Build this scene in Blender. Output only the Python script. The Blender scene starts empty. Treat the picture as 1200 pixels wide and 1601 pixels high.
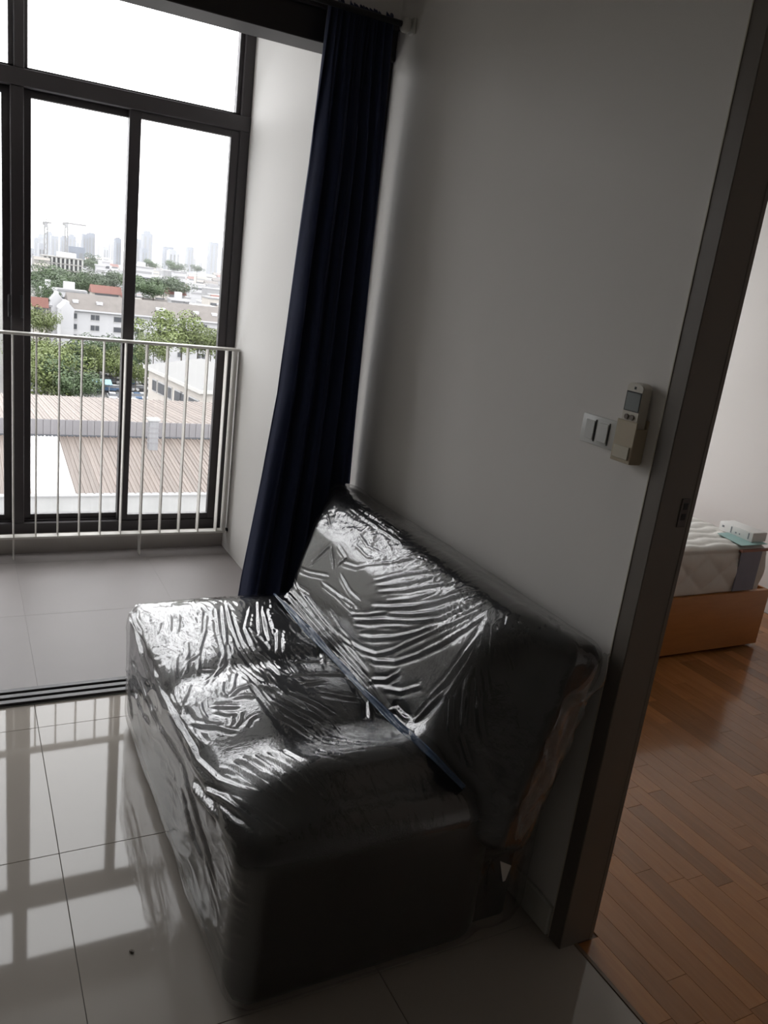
import bpy, bmesh, math, random
import numpy as np
from mathutils import Vector, Matrix

random.seed(7)
rng = np.random.default_rng(11)
S = bpy.context.scene
C = S.collection

# ------------------------------------------------------------------ camera
YAW, PITCH, ROLL, FPX = map(float, (28.9166, 15.8712, 7.2791, 1256.46))
CAM = np.array([0.0, 0.0, 1.5])


def cam_axes():
    y, p, r = (math.radians(a) for a in (YAW, PITCH, ROLL))
    f = np.array([math.sin(y) * math.cos(p), math.cos(y) * math.cos(p), -math.sin(p)])
    rt = np.array([math.cos(y), -math.sin(y), 0.0])
    up = np.cross(rt, f)
    c, s = math.cos(r), math.sin(r)
    return np.array([c * rt + s * up, -s * rt + c * up, f])


AX = cam_axes()
cd = bpy.data.cameras.new('camera')
cam = bpy.data.objects.new('camera', cd)
C.objects.link(cam)
cd.sensor_fit = 'VERTICAL'
cd.sensor_height = 24.0
cd.lens = 24.0 * FPX / 1601.0
cd.clip_start = 0.05
cd.clip_end = 20000
mw = Matrix.Identity(4)
for i in range(3):
    mw[i][0], mw[i][1], mw[i][2], mw[i][3] = AX[0][i], AX[1][i], -AX[2][i], CAM[i]
cam.matrix_world = mw
S.camera = cam

# ------------------------------------------------------------------ sky, exposure
world = bpy.data.worlds.new('overcast_sky')
S.world = world
world.use_nodes = True
wb = world.node_tree.nodes['Background']
wb.inputs['Color'].default_value = (1.0, 0.985, 1.0, 1)
wb.inputs['Strength'].default_value = 4.0
S.view_settings.view_transform = 'Standard'
S.view_settings.look = 'None'
S.view_settings.gamma = 1.0
S.view_settings.use_curve_mapping = False
S.view_settings.exposure = 0.44
S.cycles.max_bounces = 10
S.cycles.diffuse_bounces = 6
S.cycles.glossy_bounces = 5
S.cycles.transparent_max_bounces = 24
S.cycles.volume_bounces = 1
S.cycles.sample_clamp_indirect = 8


def portal(name, loc, w, h):
    # marks a window opening for the sky's own light (adds no light)
    l = bpy.data.lights.new(name, 'AREA')
    l.shape = 'RECTANGLE'
    l.size, l.size_y = w, h
    l.cycles.is_portal = True
    o = bpy.data.objects.new(name, l)
    o.location = loc
    o.rotation_euler = (-math.pi / 2, 0, 0)
    C.objects.link(o)


portal('balcony_window_portal', (0.23, 4.335, 1.38), 2.1, 2.6)
portal('bedroom_window_portal', (2.66, 4.335, 1.22), 1.9, 2.4)


# ------------------------------------------------------------------ helpers
def pix(px, py):
    return AX.T @ np.array([(px - 600) / FPX, -(py - 800.5) / FPX, 1.0])


def on_y(px, py, Y):
    d = pix(px, py)
    return CAM + d * (Y / d[1])


def on_z(px, py, z):
    d = pix(px, py)
    return CAM + d * ((z - CAM[2]) / d[2])


def tag(o, label=None, cat=None, group=None, kind=None):
    if label:
        o['label'] = label
    if cat:
        o['category'] = cat
    if group:
        o['group'] = group
    if kind:
        o['kind'] = kind
    return o


def link(name, me, mat=None, parent=None, smooth=False):
    o = bpy.data.objects.new(name, me)
    C.objects.link(o)
    if mat is not None and not me.materials:
        me.materials.append(mat)
    if parent is not None:
        o.parent = parent
    if smooth:
        me.polygons.foreach_set('use_smooth', [True] * len(me.polygons))
    return o


def empty(name, loc=(0, 0, 0), rz=0.0, parent=None):
    o = bpy.data.objects.new(name, None)
    C.objects.link(o)
    o.location = loc
    o.rotation_euler = (0, 0, rz)
    o.empty_display_size = 0.05
    if parent is not None:
        o.parent = parent
    return o


def mesh_from(name, v, f):
    me = bpy.data.meshes.new(name)
    me.from_pydata([tuple(map(float, p)) for p in v], [], f)
    me.update()
    return me


def box_me(name, lo, hi, bev=0.0, seg=2):
    bm = bmesh.new()
    bmesh.ops.create_cube(bm, size=1.0)
    lo, hi = Vector(lo), Vector(hi)
    for v in bm.verts:
        v.co = Vector([(lo[i] + hi[i]) / 2 + v.co[i] * (hi[i] - lo[i]) for i in range(3)])
    if bev > 0:
        bmesh.ops.bevel(bm, geom=bm.edges[:], offset=bev, segments=seg, affect='EDGES', profile=0.5)
    me = bpy.data.meshes.new(name)
    bm.to_mesh(me)
    bm.free()
    return me


def box(name, lo, hi, mat, parent=None, bev=0.0, seg=2, origin=None):
    """box in world coordinates; parents are unrotated empties, so coordinates are made local to them"""
    p = Vector(parent.location) if parent is not None else Vector((0, 0, 0))
    q = parent.parent if parent is not None else None
    while q is not None:
        p += Vector(q.location)
        q = q.parent
    lo, hi = Vector(lo) - p, Vector(hi) - p
    if origin is None:
        org = Vector(((lo[0] + hi[0]) / 2, (lo[1] + hi[1]) / 2, lo[2]))
    me = box_me(name, lo - org, hi - org, bev, seg)
    o = link(name, me, mat, parent)
    o.location = org
    if bev > 0 and seg > 1:
        me.polygons.foreach_set('use_smooth', [True] * len(me.polygons))
        try:
            me.set_sharp_from_angle(angle=math.radians(40))
        except Exception:
            pass
    return o


def tube_me(name, pts, r, n=8, caps=True):
    pts = [Vector(p) for p in pts]
    v, f = [], []
    for i, p in enumerate(pts):
        t = (pts[min(i + 1, len(pts) - 1)] - pts[max(i - 1, 0)]).normalized()
        a = Vector((0, 0, 1)) if abs(t.z) < 0.9 else Vector((1, 0, 0))
        u = t.cross(a).normalized()
        w = t.cross(u)
        rr = r[i] if isinstance(r, (list, tuple)) else r
        for k in range(n):
            an = 2 * math.pi * k / n
            v.append(p + u * math.cos(an) * rr + w * math.sin(an) * rr)
    for i in range(len(pts) - 1):
        for k in range(n):
            f.append((i * n + k, i * n + (k + 1) % n, (i + 1) * n + (k + 1) % n, (i + 1) * n + k))
    if caps:
        f.append(tuple(range(n))[::-1])
        f.append(tuple((len(pts) - 1) * n + k for k in range(n)))
    return mesh_from(name, v, f)


# value noise in 2-D / 3-D for modelling (numpy)
_T = rng.random((64, 64, 64)).astype(np.float64)


def vnoise(x, y, z=None):
    x, y = np.asarray(x, float), np.asarray(y, float)
    z = np.zeros_like(x) if z is None else np.asarray(z, float)
    xi, yi, zi = np.floor(x).astype(int), np.floor(y).astype(int), np.floor(z).astype(int)
    a, b, c = x - xi, y - yi, z - zi
    a, b, c = (t * t * (3 - 2 * t) for t in (a, b, c))
    out = 0
    for i in (0, 1):
        for j in (0, 1):
            for k in (0, 1):
                out = out + _T[(xi + i) % 64, (yi + j) % 64, (zi + k) % 64] * (a if i else 1 - a) * (b if j else 1 - b) * (c if k else 1 - c)
    return out * 2 - 1


def sstep(t):
    t = np.clip(t, 0, 1)
    return t * t * (3 - 2 * t)


# ------------------------------------------------------------------ materials
MATS = {}


def mat(name, col, rough=0.6, metal=0.0, spec=0.5, var=0.0, scale=6.0, bump=0.0, bscale=120.0, coat=0.0, sheen=0.0, objrand=0.0, stretch=None):
    if name in MATS:
        return MATS[name]
    m = bpy.data.materials.new(name)
    m.use_nodes = True
    nt = m.node_tree
    b = nt.nodes['Principled BSDF']
    c = (*col, 1)
    b.inputs['Base Color'].default_value = c
    b.inputs['Roughness'].default_value = rough
    b.inputs['Metallic'].default_value = metal
    b.inputs['Specular IOR Level'].default_value = spec
    b.inputs['Coat Weight'].default_value = coat
    b.inputs['Sheen Weight'].default_value = sheen
    tc = nt.nodes.new('ShaderNodeTexCoord')
    src = tc.outputs['Object']
    if stretch:
        mp = nt.nodes.new('ShaderNodeMapping')
        mp.inputs['Scale'].default_value = stretch
        nt.links.new(src, mp.inputs['Vector'])
        src = mp.outputs['Vector']
    last = None
    if var > 0:
        n = nt.nodes.new('ShaderNodeTexNoise')
        n.inputs['Scale'].default_value = scale
        n.inputs['Detail'].default_value = 5
        nt.links.new(src, n.inputs['Vector'])
        mx = nt.nodes.new('ShaderNodeMix')
        mx.data_type = 'RGBA'
        mx.inputs[6].default_value = tuple(max(0, x * (1 - var)) for x in col) + (1,)
        mx.inputs[7].default_value = tuple(min(1, x * (1 + var)) for x in col) + (1,)
        nt.links.new(n.outputs['Fac'], mx.inputs[0])
        last = mx.outputs[2]
    if objrand > 0:
        oi = nt.nodes.new('ShaderNodeObjectInfo')
        hs = nt.nodes.new('ShaderNodeHueSaturation')
        mr = nt.nodes.new('ShaderNodeMapRange')
        mr.inputs['To Min'].default_value = 1 - objrand
        mr.inputs['To Max'].default_value = 1 + objrand
        nt.links.new(oi.outputs['Random'], mr.inputs['Value'])
        nt.links.new(mr.outputs['Result'], hs.inputs['Value'])
        if last is None:
            hs.inputs['Color'].default_value = c
        else:
            nt.links.new(last, hs.inputs['Color'])
        last = hs.outputs['Color']
    if last is not None:
        nt.links.new(last, b.inputs['Base Color'])
    if bump > 0:
        n2 = nt.nodes.new('ShaderNodeTexNoise')
        n2.inputs['Scale'].default_value = bscale
        n2.inputs['Detail'].default_value = 4
        nt.links.new(src, n2.inputs['Vector'])
        bp = nt.nodes.new('ShaderNodeBump')
        bp.inputs['Strength'].default_value = bump
        bp.inputs['Distance'].default_value = 0.01
        nt.links.new(n2.outputs['Fac'], bp.inputs['Height'])
        nt.links.new(bp.outputs['Normal'], b.inputs['Normal'])
    MATS[name] = m
    return m


def film_mat(name, base=0.1, edge=0.9, power=3.5, rough=0.1, milk=0.04, tint=(1, 1, 1), bump=0.0, bscale=200, milkcol=(0.75, 0.76, 0.8)):
    """thin clear sheet: see-through with mirror-like sheen rising at grazing angles"""
    m = bpy.data.materials.new(name)
    m.use_nodes = True
    nt = m.node_tree
    nt.nodes.remove(nt.nodes['Principled BSDF'])
    out = nt.nodes['Material Output']
    tr = nt.nodes.new('ShaderNodeBsdfTransparent')
    tr.inputs['Color'].default_value = (*tint, 1)
    gl = nt.nodes.new('ShaderNodeBsdfGlossy')
    gl.inputs['Roughness'].default_value = rough
    lw = nt.nodes.new('ShaderNodeLayerWeight')
    lw.inputs['Blend'].default_value = 0.5
    pw = nt.nodes.new('ShaderNodeMath')
    pw.operation = 'POWER'
    pw.inputs[1].default_value = power
    nt.links.new(lw.outputs['Facing'], pw.inputs[0])
    mr = nt.nodes.new('ShaderNodeMapRange')
    mr.inputs['To Min'].default_value = base
    mr.inputs['To Max'].default_value = edge
    nt.links.new(pw.outputs[0], mr.inputs['Value'])
    last = tr.outputs[0]
    if milk > 0:
        df = nt.nodes.new('ShaderNodeBsdfDiffuse')
        df.inputs['Color'].default_value = (*milkcol, 1)
        m0 = nt.nodes.new('ShaderNodeMixShader')
        m0.inputs[0].default_value = milk
        nt.links.new(tr.outputs[0], m0.inputs[1])
        nt.links.new(df.outputs[0], m0.inputs[2])
        last = m0.outputs[0]
    mx = nt.nodes.new('ShaderNodeMixShader')
    nt.links.new(mr.outputs['Result'], mx.inputs[0])
    nt.links.new(last, mx.inputs[1])
    nt.links.new(gl.outputs[0], mx.inputs[2])
    nt.links.new(mx.outputs[0], out.inputs['Surface'])
    if bump > 0:
        tc = nt.nodes.new('ShaderNodeTexCoord')
        n2 = nt.nodes.new('ShaderNodeTexNoise')
        n2.inputs['Scale'].default_value = bscale
        n2.inputs['Detail'].default_value = 3
        n2.inputs['Distortion'].default_value = 1.2
        nt.links.new(tc.outputs['Object'], n2.inputs['Vector'])
        bp = nt.nodes.new('ShaderNodeBump')
        bp.inputs['Strength'].default_value = bump
        bp.inputs['Distance'].default_value = 0.01
        nt.links.new(n2.outputs['Fac'], bp.inputs['Height'])
        nt.links.new(bp.outputs['Normal'], gl.inputs['Normal'])
    return m


M_wall = mat('painted_wall', (0.80, 0.77, 0.735), 0.75, var=0.02, scale=2, bump=0.02, bscale=60)
M_ceil = mat('painted_ceiling', (0.75, 0.75, 0.73), 0.85)
M_balwall = mat('balcony_paint', (0.66, 0.645, 0.625), 0.7, var=0.02, scale=2)
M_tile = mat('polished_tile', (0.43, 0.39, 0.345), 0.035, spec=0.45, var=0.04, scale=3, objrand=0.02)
M_grout = mat('grout', (0.16, 0.15, 0.14), 0.8)
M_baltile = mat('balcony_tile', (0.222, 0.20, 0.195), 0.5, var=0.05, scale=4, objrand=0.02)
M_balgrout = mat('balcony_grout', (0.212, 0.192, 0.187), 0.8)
M_kerb = mat('kerb_tile', (0.36, 0.335, 0.31), 0.5, var=0.05)
M_alu = mat('dark_bronze_aluminium', (0.030, 0.025, 0.027), 0.42, var=0.1, scale=3)
M_door = mat('door_frame_paint', (0.165, 0.142, 0.12), 0.45, var=0.08, scale=4)
M_rail = mat('pale_grey_steel', (0.62, 0.60, 0.56), 0.4, var=0.03)
M_navy = mat('navy_curtain_cloth', (0.03, 0.042, 0.105), 0.85, sheen=0.15, var=0.2, scale=30, bump=0.15, bscale=600)
M_leather = mat('black_leatherette', (0.007, 0.0065, 0.0075), 0.42, var=0.2, scale=20, bump=0.08, bscale=300)
M_plastic = mat('white_switch_plastic', (0.66, 0.66, 0.64), 0.4)
M_remote = mat('ivory_remote_plastic', (0.66, 0.62, 0.54), 0.4)
M_holder = mat('aged_holder_plastic', (0.50, 0.42, 0.30), 0.45)
M_dark = mat('dark_gap', (0.02, 0.02, 0.022), 0.6)
M_lcd = mat('grey_display', (0.23, 0.25, 0.25), 0.15)
M_base = mat('white_baseboard', (0.62, 0.61, 0.56), 0.5)
M_glass = film_mat('window_glass', base=0.02, edge=0.7, power=5, rough=0.0, milk=0.0, tint=(0.97, 0.98, 0.98))

# ------------------------------------------------------------------ the room
WX = 1.27        # face of the right-hand wall
WB = 1.36        # its bedroom face
HC = 2.62        # ceiling height
YD = 2.66        # line of the sliding door
YW = 4.15        # plane of the balcony's outer window


def wallbox(name, lo, hi, m, **k):
    o = box(name, lo, hi, m, **k)
    o['kind'] = 'structure'
    return o


wr = empty('wall_right', (WX, 1.9, 0))
tag(wr, kind='structure')
box('wall_panel', (WX, 1.18, 0), (WB, 2.72, HC), M_wall, wr)
box('wall_panel', (WX, -5.0, 0), (WB, 0.26, HC), M_wall, wr)
box('wall_panel', (WX, 0.26, 2.13), (WB, 1.18, HC), M_wall, wr)
wallbox('wall_balcony_right', (WX, 2.72, -0.05), (WB, 4.30, 2.95), M_balwall)
wallbox('wall_front', (-2.3, 2.60, 2.275), (WX, 2.73, 2.95), M_wall)
wallbox('wall_front_left', (-2.3, 2.60, 0), (-0.80, 2.73, 2.275), M_wall)
wallbox('wall_left', (-2.42, -5.0, 0), (-2.3, 2.73, HC), M_wall)
wallbox('wall_back', (-2.42, -5.12, 0), (WB, -5.0, HC), M_wall)
wallbox('ceiling', (-2.42, -5.12, HC), (WX + 0.05, 2.66, HC + 0.1), M_ceil)
wallbox('ceiling_balcony', (-0.95, 2.66, 2.80), (WB, 4.32, 2.9), M_ceil)
wallbox('wall_balcony_left', (-0.95, 2.73, -0.05), (-0.83, 4.30, 2.95), M_balwall)

# living-room floor: polished tiles with open joints
fl = wallbox('floor', (-2.42, -5.12, -0.12), (1.318, 2.612, -0.003), M_grout)
T = 0.615
tile_me = None
PX, PY = 0.204, 1.847


def lay_tiles(parent, x0, x1, y0, y1, ox, oy, t, gap, m, name='tile'):
    cache = {}
    i0, i1 = math.floor((x0 - ox) / t), math.ceil((x1 - ox) / t)
    j0, j1 = math.floor((y0 - oy) / t), math.ceil((y1 - oy) / t)
    for i in range(i0, i1):
        for j in range(j0, j1):
            a, b = max(x0, ox + i * t + gap / 2), min(x1, ox + (i + 1) * t - gap / 2)
            c, d = max(y0, oy + j * t + gap / 2), min(y1, oy + (j + 1) * t - gap / 2)
            if b - a < 0.01 or d - c < 0.01:
                continue
            key = (round(b - a, 4), round(d - c, 4))
            if key not in cache:
                cache[key] = box_me(name, (-(b - a) / 2, -(d - c) / 2, -0.012), ((b - a) / 2, (d - c) / 2, 0), 0.0006, 1)
            o = link(name, cache[key], m, parent)
            pl = parent.location
            o.location = ((a + b) / 2 - pl[0], (c + d) / 2 - pl[1], 0.0 - pl[2])


lay_tiles(fl, -2.3, 1.312, -5.0, 2.61, PX, PY, T, 0.0015, M_tile)
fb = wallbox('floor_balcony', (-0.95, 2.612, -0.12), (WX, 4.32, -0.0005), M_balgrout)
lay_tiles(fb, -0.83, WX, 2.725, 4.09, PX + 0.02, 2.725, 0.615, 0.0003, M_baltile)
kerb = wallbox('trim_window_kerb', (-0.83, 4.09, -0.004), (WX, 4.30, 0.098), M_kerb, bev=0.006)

# sliding-door sill with its three dark rails, header and jamb
sd = empty('door_1', (0.25, YD, 0))
tag(sd, 'dark aluminium sliding balcony door frame, floor tracks and header, panels slid away', None, kind='structure')
box('sill', (-0.77, 2.61, -0.06), (WX, 2.725, 0.002), mat('sill_grey', (0.42, 0.40, 0.38), 0.4), sd)
for k in range(3):
    y0 = 2.615 + k * 0.038
    box('track_rail', (-0.77, y0, 0.0015), (WX, y0 + 0.024, 0.012), M_alu, sd, bev=0.002, seg=1)
box('header', (-0.80, 2.605, 2.180), (WX, 2.735, 2.272), M_alu, sd, bev=0.003, seg=1)
box('header_lip', (-0.80, 2.588, 2.268), (WX, 2.735, 2.292), M_alu, sd, bev=0.003, seg=1)
box('jamb', (WX - 0.018, 2.62, 0.01), (WX, 2.725, 2.19), M_alu, sd)
box('jamb', (-0.80, 2.60, 0.01), (-0.77, 2.735, 2.19), M_alu, sd)
for (ya, xa_) in ((2.665, -0.765), (2.703, -0.76)):
    p_ = empty('sliding_panel', (0, 0, 0), parent=sd)
    for (n_, lo_, hi_) in (('stile', (xa_, ya - 0.012, 0.014), (xa_ + 0.05, ya + 0.012, 2.186)), ('stile', (-0.30, ya - 0.012, 0.014), (-0.25, ya + 0.012, 2.186)),
                           ('rail', (xa_, ya - 0.0115, 0.014), (-0.25, ya + 0.0115, 0.075)), ('rail', (xa_, ya - 0.0115, 2.13), (-0.25, ya + 0.0115, 2.186))):
        box(n_, lo_, hi_, M_alu, p_)
    box('pane', (xa_ + 0.05, ya - 0.003, 0.075), (-0.30, ya + 0.003, 2.13), M_glass, p_)

# baseboard on the right wall
bb = empty('baseboard_right', (WX, 1.9, 0))
tag(bb, kind='structure')
box('board', (WX - 0.012, 1.185, 0.001), (WX, 2.60, 0.085), M_base, bb, bev=0.003, seg=1)

# door frame between living room and bedroom
df = empty('door_2', (WX, 0.7, 0))
tag(df, 'dark brown door frame of the open bedroom doorway', None, kind='structure')
JY = 1.137
for (ya, yb) in ((JY, 1.18), (0.26, 0.303)):
    box('architrave', (WX - 0.003, ya, 0.001), (WX + 0.002, yb, 2.13), M_door, df, bev=0.0008, seg=1)
    box('architrave', (WB - 0.002, ya, 0.001), (WB + 0.012, yb, 2.13), M_door, df, bev=0.002, seg=1)
box('jamb', (WX - 0.004, JY + 0.0015, 0.0), (WB + 0.004, 1.18, 2.13), M_door, df)
box('jamb', (WX - 0.004, 0.26, 0.0), (WB + 0.004, 0.3015, 2.13), M_door, df)
box('head', (WX - 0.004, 0.30, 2.09), (WB + 0.004, JY + 0.002, 2.13), M_door, df)
box('architrave', (WX - 0.012, 0.26, 2.09), (WX + 0.002, 1.18, 2.135), M_door, df, bev=0.002, seg=1)
box('caulk_line', (WX - 0.0055, 1.1795, 0.001), (WX + 0.001, 1.1820, 2.13), mat('caulk', (0.62, 0.56, 0.47), 0.35), df)
box('shadow_gap', (WX - 0.0012, 1.1820, 0.09), (WX + 0.001, 1.1855, 2.13), M_dark, df)
sp = box('strike_plate', (1.328, JY - 0.0012, 1.082), (1.352, JY + 0.002, 1.145), mat('brown_steel', (0.09, 0.075, 0.065), 0.4), df, bev=0.001, seg=1)
for z in (1.098, 1.121):
    box('latch_hole', (1.334, JY - 0.0022, z), (1.346, JY - 0.0008, z + 0.014), M_dark, sp)
thr = wallbox('trim_threshold', (1.313, 0.30, -0.01), (1.322, JY, 0.0025), mat('threshold_strip', (0.20, 0.13, 0.08), 0.4))

# ------------------------------------------------------------------ balcony window (dark aluminium)
wn = empty('window_1', (0.25, YW, 0.098))
tag(wn, 'dark bronze aluminium balcony window with sliding panes below fixed lights', None, kind='structure')
yf0, yf1 = YW - 0.045, YW + 0.055
XL = -0.785
box('bottom_frame', (XL, yf0, 0.098), (WX, yf1, 0.150), M_alu, wn, bev=0.002, seg=1)
box('bottom_track', (XL, yf0 + 0.03, 0.150), (WX, yf0 + 0.036, 0.158), M_alu, wn)
box('top_frame', (XL, yf0, 2.62), (WX, yf1, 2.80), M_alu, wn)
box('transom', (XL, yf0 - 0.004, 2.105), (WX, yf1, 2.175), M_alu, wn, bev=0.003, seg=1)
box('side_frame', (WX - 0.048, yf0, 0.15), (WX, yf1, 2.62), M_alu, wn, bev=0.003, seg=1)
box('side_frame', (XL - 0.045, yf0, 0.098), (XL + 0.004, yf1, 2.80), M_alu, wn)
box('mullion', (0.232, yf0, 2.175), (0.274, yf1, 2.62), M_alu, wn, bev=0.003, seg=1)
box('mullion', (0.218, yf0, 0.15), (0.272, yf1, 2.105), M_alu, wn, bev=0.003, seg=1)
for (a, b) in ((XL + 0.004, 0.232), (0.274, WX - 0.048)):
    fx = empty('fixed_light', (0, 0, 0), parent=wn)
    for (n, lo, hi) in (('bead', (a, YW - 0.02, 2.175), (a + 0.014, YW + 0.02, 2.62)), ('bead', (b - 0.02, YW - 0.02, 2.175), (b, YW + 0.02, 2.62)),
                        ('bead', (a, YW - 0.02, 2.175), (b, YW + 0.02, 2.186)), ('bead', (a, YW - 0.02, 2.605), (b, YW + 0.02, 2.62))):
        box(n, lo, hi, M_alu, fx)
    box('pane', (a, YW - 0.003, 2.18), (b, YW + 0.003, 2.62), M_glass, fx)


def sash(x0, x1, y, sl, sr):
    s = empty('sliding_sash', (0, 0, 0), parent=wn)
    z0, z1 = 0.152, 2.105
    box('stile', (x0, y - 0.016, z0), (x0 + sl, y + 0.016, z1), M_alu, s, bev=0.002, seg=1)
    box('stile', (x1 - sr, y - 0.016, z0), (x1, y + 0.016, z1), M_alu, s, bev=0.002, seg=1)
    box('rail', (x0 + sl, y - 0.0155, z0), (x1 - sr, y + 0.0155, z0 + 0.030), M_alu, s)
    box('rail', (x0 + sl, y - 0.0155, z1 - 0.030), (x1 - sr, y + 0.0155, z1), M_alu, s)
    box('pane', (x0 + sl, y - 0.003, z0 + 0.03), (x1 - sr, y + 0.003, z1 - 0.03), M_glass, s)
    return s


sR = sash(0.711, 1.232, YW - 0.018, 0.052, 0.05)
sL = sash(0.264, 0.764, YW + 0.020, 0.04, 0.05)
sash(-0.276, 0.226, YW + 0.020, 0.05, 0.04)
sash(XL, -0.224, YW - 0.018, 0.05, 0.052)
for x in (0.211, 0.262):
    box('latch', (x - 0.006, yf0 - 0.012, 1.14), (x + 0.006, yf0, 1.24), M_dark, wn, bev=0.002, seg=1)
# facade around the windows
wallbox('wall_facade_middle', (WX - 0.01, 4.20, -0.4), (1.72, 4.32, 2.95), M_balwall)
wallbox('wall_facade_left', (-2.6, 4.20, -0.4), (XL - 0.04, 4.32, 2.95), M_balwall)
wallbox('wall_facade_top', (-0.83, 4.20, 2.78), (WX, 4.32, 2.95), M_balwall)

# ------------------------------------------------------------------ balcony railing
RY = 4.02
rl = empty('balcony_railing', (0.25, RY, 0))
tag(rl, 'pale grey flat-bar balcony railing in front of the dark window', 'railing')
bar_me = box_me('baluster', (-0.0023, -0.024, 0), (0.0023, 0.024, 0.958), 0.0008, 1)
long_me = box_me('support_post', (-0.003, -0.024, 0), (0.003, 0.024, 1.073), 0.0008, 1)
for k in range(21):
    x = 0.219 + 0.0985 * (k - 9)
    sup = k in (3, 9, 15)
    o = link('support_post' if sup else 'baluster', long_me if sup else bar_me, M_rail, rl)
    o.location = (x - 0.25, 0, 0.0 if sup else 0.115)
o = link('end_post', box_me('end_post', (-0.008, -0.024, 0), (0.008, 0.024, 0.97), 0.001, 1), M_rail, rl)
o.location = (1.246 - 0.25, 0, 0.112)
box('top_rail', (-0.83, RY - 0.026, 1.073), (1.262, RY + 0.026, 1.085), M_rail, rl, bev=0.0015, seg=1)
box('bottom_rail', (-0.83, RY - 0.024, 0.105), (1.262, RY + 0.024, 0.116), M_rail, rl, bev=0.0015, seg=1)
o = link('wall_bolt', tube_me('wall_bolt', [(0, 0, 0), (0.03, 0, 0)], 0.010, 10), M_dark, rl)
o.location = (1.24 - 0.25, -0.01, 0.118)

# ------------------------------------------------------------------ curtain
def make_curtain():
    cur = empty('curtain', (1.08, 2.53, 0.02))
    tag(cur, 'dark navy blue curtain gathered at the corner beside the balcony opening', 'curtain')
    NU, NV = 260, 150
    zs = np.linspace(0.02, 2.285, NV)
    zk = [0.0, 0.43, 1.1, 1.83, 2.20, 2.30]
    xl = np.interp(zs, zk, [0.835, 0.868, 0.945, 0.985, 0.995, 1.0])
    xr = np.interp(zs, zk, [1.262, 1.258, 1.245, 1.228, 1.215, 1.212])
    u = np.linspace(0, 1, NU)
    V = []
    for i, z in enumerate(zs):
        t = z / 2.285
        top = sstep((t - 0.80) / 0.2)
        ww = u + 0.02 * np.sin(u * 9 + 1.3) + 0.012 * np.sin(u * 23 + z * 0.9)
        f1 = np.sin(2 * np.pi * (ww * 5.2 + 0.08 * np.sin(z * 1.3)))
        f2 = np.sin(2 * np.pi * (ww * 17 + 0.1 * np.sin(z * 2.1 + u * 5)))
        amp1 = 0.030 * (1 - 0.75 * top)
        amp2 = 0.005 + 0.009 * top
        y = 2.535 + amp1 * np.sign(f1) * np.abs(f1) ** 0.8 + amp2 * f2 + 0.004 * np.sin(z * 5 + u * 40)
        x = xl[i] + (xr[i] - xl[i]) * u + 0.006 * (1 - top) * np.sin(2 * np.pi * ww * 10.4)
        zz = np.full(NU, z)
        if i >= NV - 4:
            zz = zz + 0.010 * (i - NV + 4) / 3 * np.sin(2 * np.pi * ww * 17 + 0.6)
        V.append(np.stack([x, y, zz], 1))
    V = np.array(V).reshape(-1, 3) - np.array([1.08, 2.53, 0.02])
    F = [(i * NU + j, i * NU + j + 1, (i + 1) * NU + j + 1, (i + 1) * NU + j) for i in range(NV - 1) for j in range(NU - 1)]
    o = link('cloth', mesh_from('cloth', V, F), M_navy, cur, smooth=True)
    md = o.modifiers.new('thickness', 'SOLIDIFY')
    md.thickness = 0.0015
    rod = empty('curtain_rod', (0.3, 2.500, 2.262))
    tag(rod, 'thin curtain rod with a white end bracket above the dark header', 'curtain rod')
    wm = mat('white_enamel', (0.55, 0.54, 0.50), 0.35)
    r = link('rod', tube_me('rod', [(-0.7, 0, 0), (0.955, 0, 0)], 0.009, 12), mat('dark_rod', (0.03, 0.028, 0.03), 0.35), rod, smooth=True)
    f = link('finial', tube_me('finial', [(0.925, 0, 0), (0.928, 0, 0), (0.935, 0, 0), (0.943, 0, 0), (0.950, 0, 0), (0.953, 0, 0)], [0.012, 0.019, 0.022, 0.022, 0.019, 0.010], 16), wm, rod, smooth=True)
    b = box('bracket', (1.258, 2.482, 2.240), (1.2698, 2.518, 2.285), wm, rod, bev=0.003)
    box('screw', (1.2555, 2.497, 2.268), (1.2585, 2.503, 2.274), M_dark, b)


make_curtain()

# ------------------------------------------------------------------ switch and remote on the wall
sw = empty('light_switch', (WX, 1.35, 1.207))
tag(sw, 'white double rocker light switch plate on the wall left of the remote', 'light switch')
box('plate', (WX - 0.009, 1.292, 1.207), (WX, 1.407, 1.272), M_plastic, sw, bev=0.003)
for (ya, yb) in ((1.362, 1.390), (1.318, 1.346)):
    r = box('rocker', (WX - 0.0125, ya, 1.218), (WX - 0.008, yb, 1.260), M_plastic, sw, bev=0.0008, seg=1)
    box('rocker_gap', (WX - 0.0105, ya - 0.0035, 1.2145), (WX - 0.0085, ya - 0.0005, 1.2635), M_dark, r)

RH = empty('remote_holder', (WX, 1.243, 1.198))
tag(RH, 'yellowed plastic remote holder fixed to the wall beside the door frame', 'remote holder')
box('back_plate', (WX - 0.004, 1.214, 1.198), (WX, 1.272, 1.29), M_holder, RH, bev=0.001, seg=1)
box('side_wall', (WX - 0.032, 1.2690, 1.199), (WX - 0.003, 1.2725, 1.272), M_holder, RH, bev=0.001, seg=1)
box('side_wall', (WX - 0.032, 1.2135, 1.199), (WX - 0.003, 1.2170, 1.272), M_holder, RH, bev=0.001, seg=1)
box('bottom', (WX - 0.032, 1.2135, 1.196), (WX - 0.003, 1.2725, 1.2015), M_holder, RH, bev=0.001, seg=1)
hf = box('front', (WX - 0.0345, 1.2135, 1.196), (WX - 0.031, 1.2725, 1.285), M_holder, RH, bev=0.0015, seg=1)
box('thumb_lip', (WX - 0.0375, 1.220, 1.204), (WX - 0.034, 1.266, 1.232), mat('pale_holder_plastic', (0.58, 0.53, 0.42), 0.45), hf, bev=0.0012, seg=1)

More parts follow.
